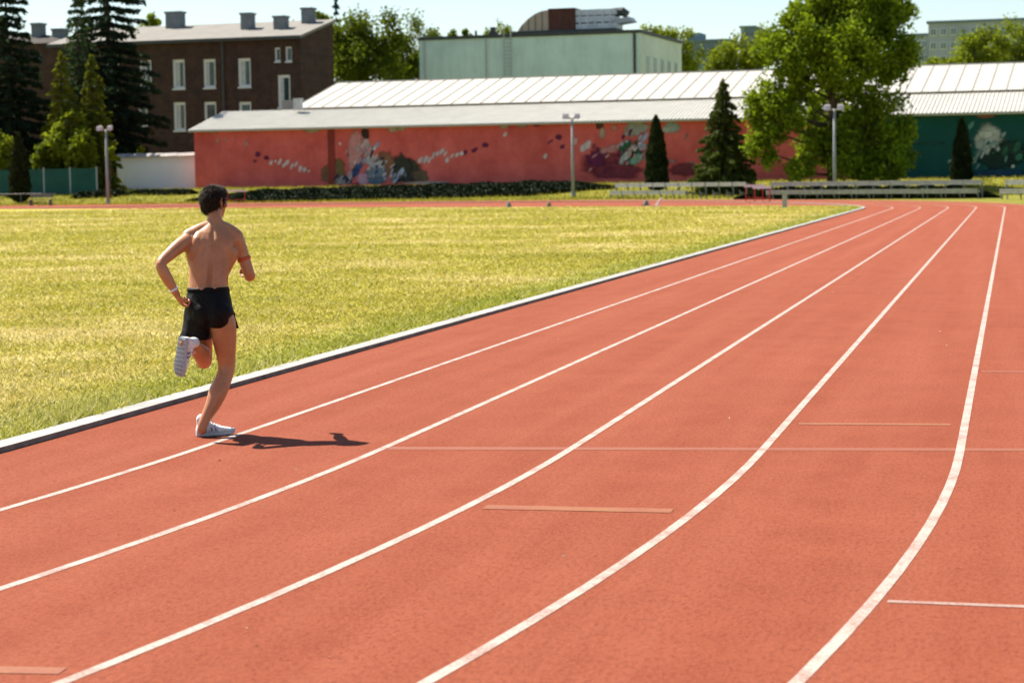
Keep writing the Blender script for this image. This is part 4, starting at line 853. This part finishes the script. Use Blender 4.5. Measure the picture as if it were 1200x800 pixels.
wL = pp(206.5, 344, -.095); hand(body, wL, pp(212, 355, -.045)-wL, -CR*.75-CF*.55+CU*.2, .9, 1.0, 1)
wR = pp(290, 319.5, .44); hand(body, wR, CF*.95+CU*.18-CR*.08, CR*.9-CU*.35, 1.0, 1.0, -1)
bme = remeshed(body, .0052, 5, .5)
V = co(bme); Nn = nor(bme); px, py, dw = to_px(V); back = np.clip(-(Nn@FF)*1.6-.15, 0, 1)
sx_ = np.interp(py, [258, 300, 345], [252, 246.5, 244]); dx = (px-sx_)/171; torso = (np.clip((py-258)/10, 0, 1)*np.clip((352-py)/12, 0, 1)*(np.abs(dx) < .15)*(np.abs(dw-.05) < .16))
G = lambda x, s: np.exp(-(x/s)**2)
low = np.clip((py-290)/30, 0, 1)
dsp = -.014*G(dx, .016)*(.45+.55*low) + .008*G(np.abs(dx)-.042, .026)*low
def blob(cx, cy, sx, sy, a, rot=0):
    u, v = (px-cx)/171, (py-cy)/171; c, s = math.cos(rot), math.sin(rot); return a*np.exp(-((u*c+v*s)/sx)**2-((-u*s+v*c)/sy)**2)
dsp += blob(229, 283, .030, .062, .014, .25) + blob(233, 292, .008, .06, .005, .35) - blob(238, 292, .011, .055, .006, .3) + blob(269, 289, .032, .062, .010, -.2) - blob(260.5, 293, .011, .06, .006, -.25) - blob(224, 301, .02, .02, .004)
dsp -= blob(237, 333, .02, .014, .0035) + blob(252, 333, .02, .014, .0035)
V += Nn*(1.35*dsp*torso*back)[:, None]
# calf, hamstring relief
leg = (py > 395)*(px > 246)*(dw < .3); V += Nn*((blob(266, 405, .012, .12, -.004) + blob(258, 462, .02, .05, .006, .4) - blob(262, 436, .016, .02, .006) + blob(257, 430, .007, .06, .005) + blob(273, 430, .007, .06, .004))*leg*back)[:, None]
for i in range(len(V)): pass
fo = Vector(gnd(246, 511)); fo.z = 0
def setco(me, V): me.vertices.foreach_set('co', (V-np.array(fo)).astype(np.float32).ravel()); me.update()
setco(bme, V)
def skin():
    n = Nt('skin', .40, .45); a = n.noise(6, 5, .6); b = n.noise(45, 4, .6); c = n.ramp(a, [(.3, (.40, .165, .070)), (.7, (.53, .245, .115))])
    c = n.mix(n.ramp(b, [(.35, (.25, .25, .25)), (.6, (0, 0, 0))]), c, (.37, .13, .05)); n.col(c); n.bump(n.noise(220, 3), .0015, .35)
    n.b.inputs['Subsurface Weight'].default_value = .12; n.b.inputs['Subsurface Radius'].default_value = (.012, .005, .003); n.b.inputs['Subsurface Scale'].default_value = 1.0; return n.m
run = link('person', bme, skin(), None, fo, True)
tag(run, 'bare chested runner seen from behind in black shorts, mid stride on the inside lane', 'person')
def child(mb, name, mat, vox=None, it=4, smooth_=True, parent=None, lab=None):
    me = remeshed(mb, vox, it) if vox else mb.fix(name)
    V = co(me); me.vertices.foreach_set('co', (V-np.array(fo)).astype(np.float32).ravel()); me.update(); me.name = name
    o = link(name, me, mat, parent or run, None, smooth_)
    if lab: o['label'] = lab
    return o
# shorts
sh = MB(); r_ = []
for px_, py_, dw_, a, b in ((244, 337, .042, .136, .100), (244, 341, .042, .146, .110), (244, 350, .04, .154, .120), (244.5, 362, .04, .160, .128), (244.5, 372, .05, .156, .124), (245, 379, .055, .10, .09)):
    bx_ = Vector((0, 0, 1)).cross(HPd); r_.append((pp(px_, py_, dw_), HPd*a, bx_*b))
sh.loft(r_, 28, 2.3)
sh.loft([(pp(256, 360, .03), HPd*.098, CF*.115), (pp(257.5, 368, .035), HPd*.100+CU*.02, CF*.125), (pp(259, 376.5, .045), CR*.096+CU*.055, CF*.128+CU*.01)], 22, 2.2)
sh.loft([(pp(233, 360, .05), HPd*.100, CF*.12), (pp(231, 376, .075), HPd*.098, CF*.125), (pp(229.5, 388, .10), CR*.096, CF*.13), (pp(227.5, 397, .115), CR*.112+CU*.004, CF*.14+CU*.01)], 22, 2.2)
sh.ball(pp(236, 367, .02), HPd*.095, CF*.112, CU*.11, 16, 10); sh.ball(pp(254, 367, .0), HPd*.095, CF*.112, CU*.11, 16, 10)
sh.hexa([pp(262, 360, .12), pp(271.5, 360, .05), pp(279.5, 385, .06), pp(266, 383, .16)], [pp(262, 360, .140), pp(272.5, 360, .075), pp(280, 385, .08), pp(266, 383, .18)])
sme = remeshed(sh, .006, 10, .5); V = co(sme); Nn = nor(sme)
for i in range(len(V)):
    v = Vector(V[i]); q = Vector((v.x*7+v.z*9, v.y*7, v.z*4-v.x*3)); V[i] += Nn[i]*(.010*(mnoise.noise(q)) + .009*(.5-abs(mnoise.noise(q*1.9))))
setco(sme, V); sme.name = 'shorts'
def cloth(name, c, r=.75, b=.002):
    n = Nt(name, r, .14); f = n.noise(25, 4); n.col(n.ramp(f, [(.3, tuple(x*.75 for x in c)), (.7, tuple(x*1.3 for x in c))])); n.bump(n.noise(900, 2), b, .4); return n.m
M_BLACK = cloth('black_running_fabric', (.0045, .0045, .005), .6); srt = link('shorts', sme, M_BLACK, run, None, True)
wb = MB()
wb.loft([(pp(244, 336.2, .042), HPd*.141, Vector((0, 0, 1)).cross(HPd)*.105), (pp(244, 340.6, .042), HPd*.151, Vector((0, 0, 1)).cross(HPd)*.115)], 32, 2.3); child(wb, 'waistband', M_BLACK, None, parent=srt)
# hair: a cap over the skull and loose short strands
g = np.random.default_rng(5); M_HAIR = Nt('dark_brown_hair', .7, .15); rp_ = M_HAIR.geo.outputs['Random Per Island']; M_HAIR.col(M_HAIR.ramp(rp_, [(0, (.008, .005, .003)), (.7, (.022, .012, .007)), (1, (.09, .055, .03))])); M_HAIR = M_HAIR.m  # lightest strand tone carries the hair's highlight in its colour
cap = MB(); cap.ball(H(0, -.014, .020), RT*.082, FD*.098, UP*.096, 22, 14); cap.ball(H(0, -.040, -.030), RT*.068, FD*.058, UP*.055, 16, 10); cap.ball(H(0, .045, .066), RT*.062, FD*.05, UP*.042, 14, 9)
cme = remeshed(cap, .006, 4); V = co(cme); Nn = nor(cme)
for i in range(len(V)):
    v = Vector(V[i]); V[i] += Nn[i]*(.006*mnoise.noise(v*38)+.003*mnoise.noise(v*90))
q = V-np.array(HC); ff = q@np.array(FD); uu = q@np.array(UP)
setco(cme, V); cme.name = 'hair'; hair = link('hair', cme, M_HAIR, run, None, True)
k = 9000; idx = g.integers(0, len(V), k); P = V[idx]+g.normal(0, .002, (k, 3)); nn_ = Nn[idx]; crown = np.array(H(0, -.03, .11))
d = P-crown; d -= nn_*np.sum(d*nn_, 1)[:, None]; d /= np.linalg.norm(d, axis=1)[:, None]+1e-6; d = d+nn_*.35+g.normal(0, .28, (k, 3)); L = (.014+.016*g.random(k))[:, None]; e = np.cross(d, nn_); e /= np.linalg.norm(e, axis=1)[:, None]+1e-6
tri = np.stack([P-e*.0016, P+e*.0016, P+d*L], 1).reshape(-1, 3)-np.array(fo)
link('strand', np_mesh('strand', tri, 3), M_HAIR, hair)['kind'] = 'stuff'
# eyes, brows
M_EYE = plain('eye_white', (.7, .68, .65), .2, .05); M_IRIS = plain('brown_iris', (.05, .025, .012), .2, .2)
for s in (-1, 1):
    e_ = child(MB().ball(H(s*.031, .079, .006), RT*.0125, FD*.0125, UP*.009, 12, 8), 'eye', M_EYE); child(MB().ball(H(s*.031, .0885, .006), RT*.0055, FD*.0035, UP*.0055, 10, 6), 'iris', M_IRIS, parent=e_)
    mbb = MB(); tube_chain(mbb, [(H(s*.014, .0965, .032), .003), (H(s*.032, .0935, .038), .0035), (H(s*.052, .078, .032), .002)], 6, 3); child(mbb, 'eyebrow', M_HAIR)
# bands
def band(c, axis, r, w, name, mat, lab):
    a = axis.normalized(); u = a.cross(Vector((.3, .2, .9))).normalized(); v = a.cross(u); mb = MB()
    R_in, R_out = r, r+.004; prof = [(-w/2, R_in), (-w/2, R_out), (w/2, R_out), (w/2, R_in)]
    for i in range(24):
        t = 2*math.pi*i/24
        for z, q in prof: mb.v.append(tuple(c+a*z+(u*math.cos(t)+v*math.sin(t))*q))
    for i in range(24):
        j = (i+1) % 24
        for e in range(4): mb.f.append((4*i+e, 4*i+(e+1) % 4, 4*j+(e+1) % 4, 4*j+e))
    child(mb, name, mat, None, lab=lab)
band(pp(203.5, 339, -.105), pp(206.5, 344, -.095)-pp(200, 333, -.125), .0285, .016, 'wristband', plain('white_band', (.75, .75, .78), .5, .05), 'white wristband on the left wrist')
band(pp(286, 303.5, .138), pp(289, 312, .15)-pp(283.5, 297, .128), .0445, .022, 'arm_ring', plain('orange_band', (.50, .09, .04), .6, .1), 'narrow orange red band on the right upper arm')  # orange red ring round the right upper arm
# trainers
M_SHOE = cloth('white_shoe_mesh', (.66, .67, .68), .7); M_SOLE = plain('pale_foam_sole', (.40, .43, .46), .6, .1, 20); M_STRIPE = plain('grey_blue_overlay', (.16, .20, .25), .5, .2, 20); M_TREAD = plain('dark_tread', (.24, .27, .31), .8, .2, 20)
def shoe(heel, fwd, up, s=1.0):
    x = fwd.normalized(); y = up.cross(x).normalized(); z = x.cross(y); L = .285*s; g = lambda a, b, c: heel+x*a*L+y*b*s+z*c*s
    SEC = ((.0, .020, .045, .024), (.03, .030, .075, .024), (.10, .036, .098, .024), (.20, .038, .104, .024), (.30, .038, .098, .024), (.42, .039, .082, .024), (.55, .043, .066, .024), (.70, .047, .054, .024), (.84, .045, .046, .026), (.94, .034, .038, .028), (.99, .016, .026, .032))
    up_ = MB(); up_.loft([(g(t, 0, zb+(h-zb)/2+.0), y*w*s, z*((h-zb)/2+.006)*s) for t, w, h, zb in SEC], 18, 2.5); tube_chain(up_, [(g(.16, 0, .08), .040*s), (g(.15, 0, .115), .0395*s), (g(.15, 0, .120), .039*s)], 14)
    u = child(up_, 'shoe', M_SHOE, .0045, 4)
    so = MB(); k = len(SEC); out = [(t, w+.004) for t, w, h, zb in SEC] ; pts = [(t, w) for t, w in out]+[(t, -w) for t, w in reversed(out)]; n = len(pts)
    zl = lambda t: .006*max(0, (t-.7)/.3)**2*3+.004*max(0, (.12-t)/.12)
    for zz in (0, .008, .026): so.v += [tuple(g(t, w*(1.0 if zz else .94), zz+zl(t))) for t, w in pts]
    for a in (0, 1):
        for i in range(n): j = (i+1) % n; so.f.append((a*n+i, a*n+j, (a+1)*n+j, (a+1)*n+i))
    for b_ in range(k-1):
        i, i2, j, j2 = b_, b_+1, n-1-b_, n-2-b_; so.f.append((i2, i, j, j2)); so.f.append((2*n+i, 2*n+i2, 2*n+j2, 2*n+j))
    child(so, 'sole', M_SOLE, None, smooth_=False, parent=u)
    tr = MB()
    for t in np.linspace(.06, .92, 9): w = np.interp(t, [a for a, b in out], [b for a, b in out])*.86; tr.hexa([g(t-.016, -w, -.004+zl(t)), g(t+.016, -w, -.004+zl(t)), g(t+.016, w, -.004+zl(t)), g(t-.016, w, -.004+zl(t))], [g(t-.016, -w, .004+zl(t)), g(t+.016, -w, .004+zl(t)), g(t+.016, w, .004+zl(t)), g(t-.016, w, .004+zl(t))])
    child(tr, 'tread', M_TREAD, None, smooth_=False, parent=u)
    for sd in (-1, 1):
        st = MB()
        for t0 in (.36, .46): st.hexa([g(t0, sd*.0385, .034), g(t0+.045, sd*.040, .034), g(t0+.015, sd*.031, .074), g(t0-.025, sd*.031, .082)], [g(t0, sd*.0465, .034), g(t0+.045, sd*.047, .034), g(t0+.015, sd*.034, .074), g(t0-.025, sd*.034, .082)])
        child(st, 'side_stripe', M_STRIPE, None, smooth_=False, parent=u)
    la = MB()
    for i in range(5):
        t = .34+.065*i; h = np.interp(t, [q[0] for q in SEC], [q[2] for q in SEC])+.008; tube_chain(la, [(g(t, -.022, h-.006), .0028), (g(t+.01, 0, h+.001), .003), (g(t, .022, h-.006), .0028)], 6, 2)
    tube_chain(la, [(g(.33, .004, .106), .003), (g(.38, .03, .118), .003), (g(.42, .032, .092), .003)], 6, 3); tube_chain(la, [(g(.33, -.004, .106), .003), (g(.37, -.028, .116), .003), (g(.41, -.03, .09), .003)], 6, 3)
    child(la, 'lace', M_SHOE, None, parent=u)
hg = gnd(230, 511.5); tg = gnd(264, 509.5); hg.z = tg.z = 0; hg.z = .005
shoe(hg, tg-gnd(230, 511.5), Vector((0, 0, 1)), .95)
hl = pp(213.5, 395, -.20); shoe(hl, pp(207.5, 441, -.155)-hl, (CR*.62+CF*.78), .97)
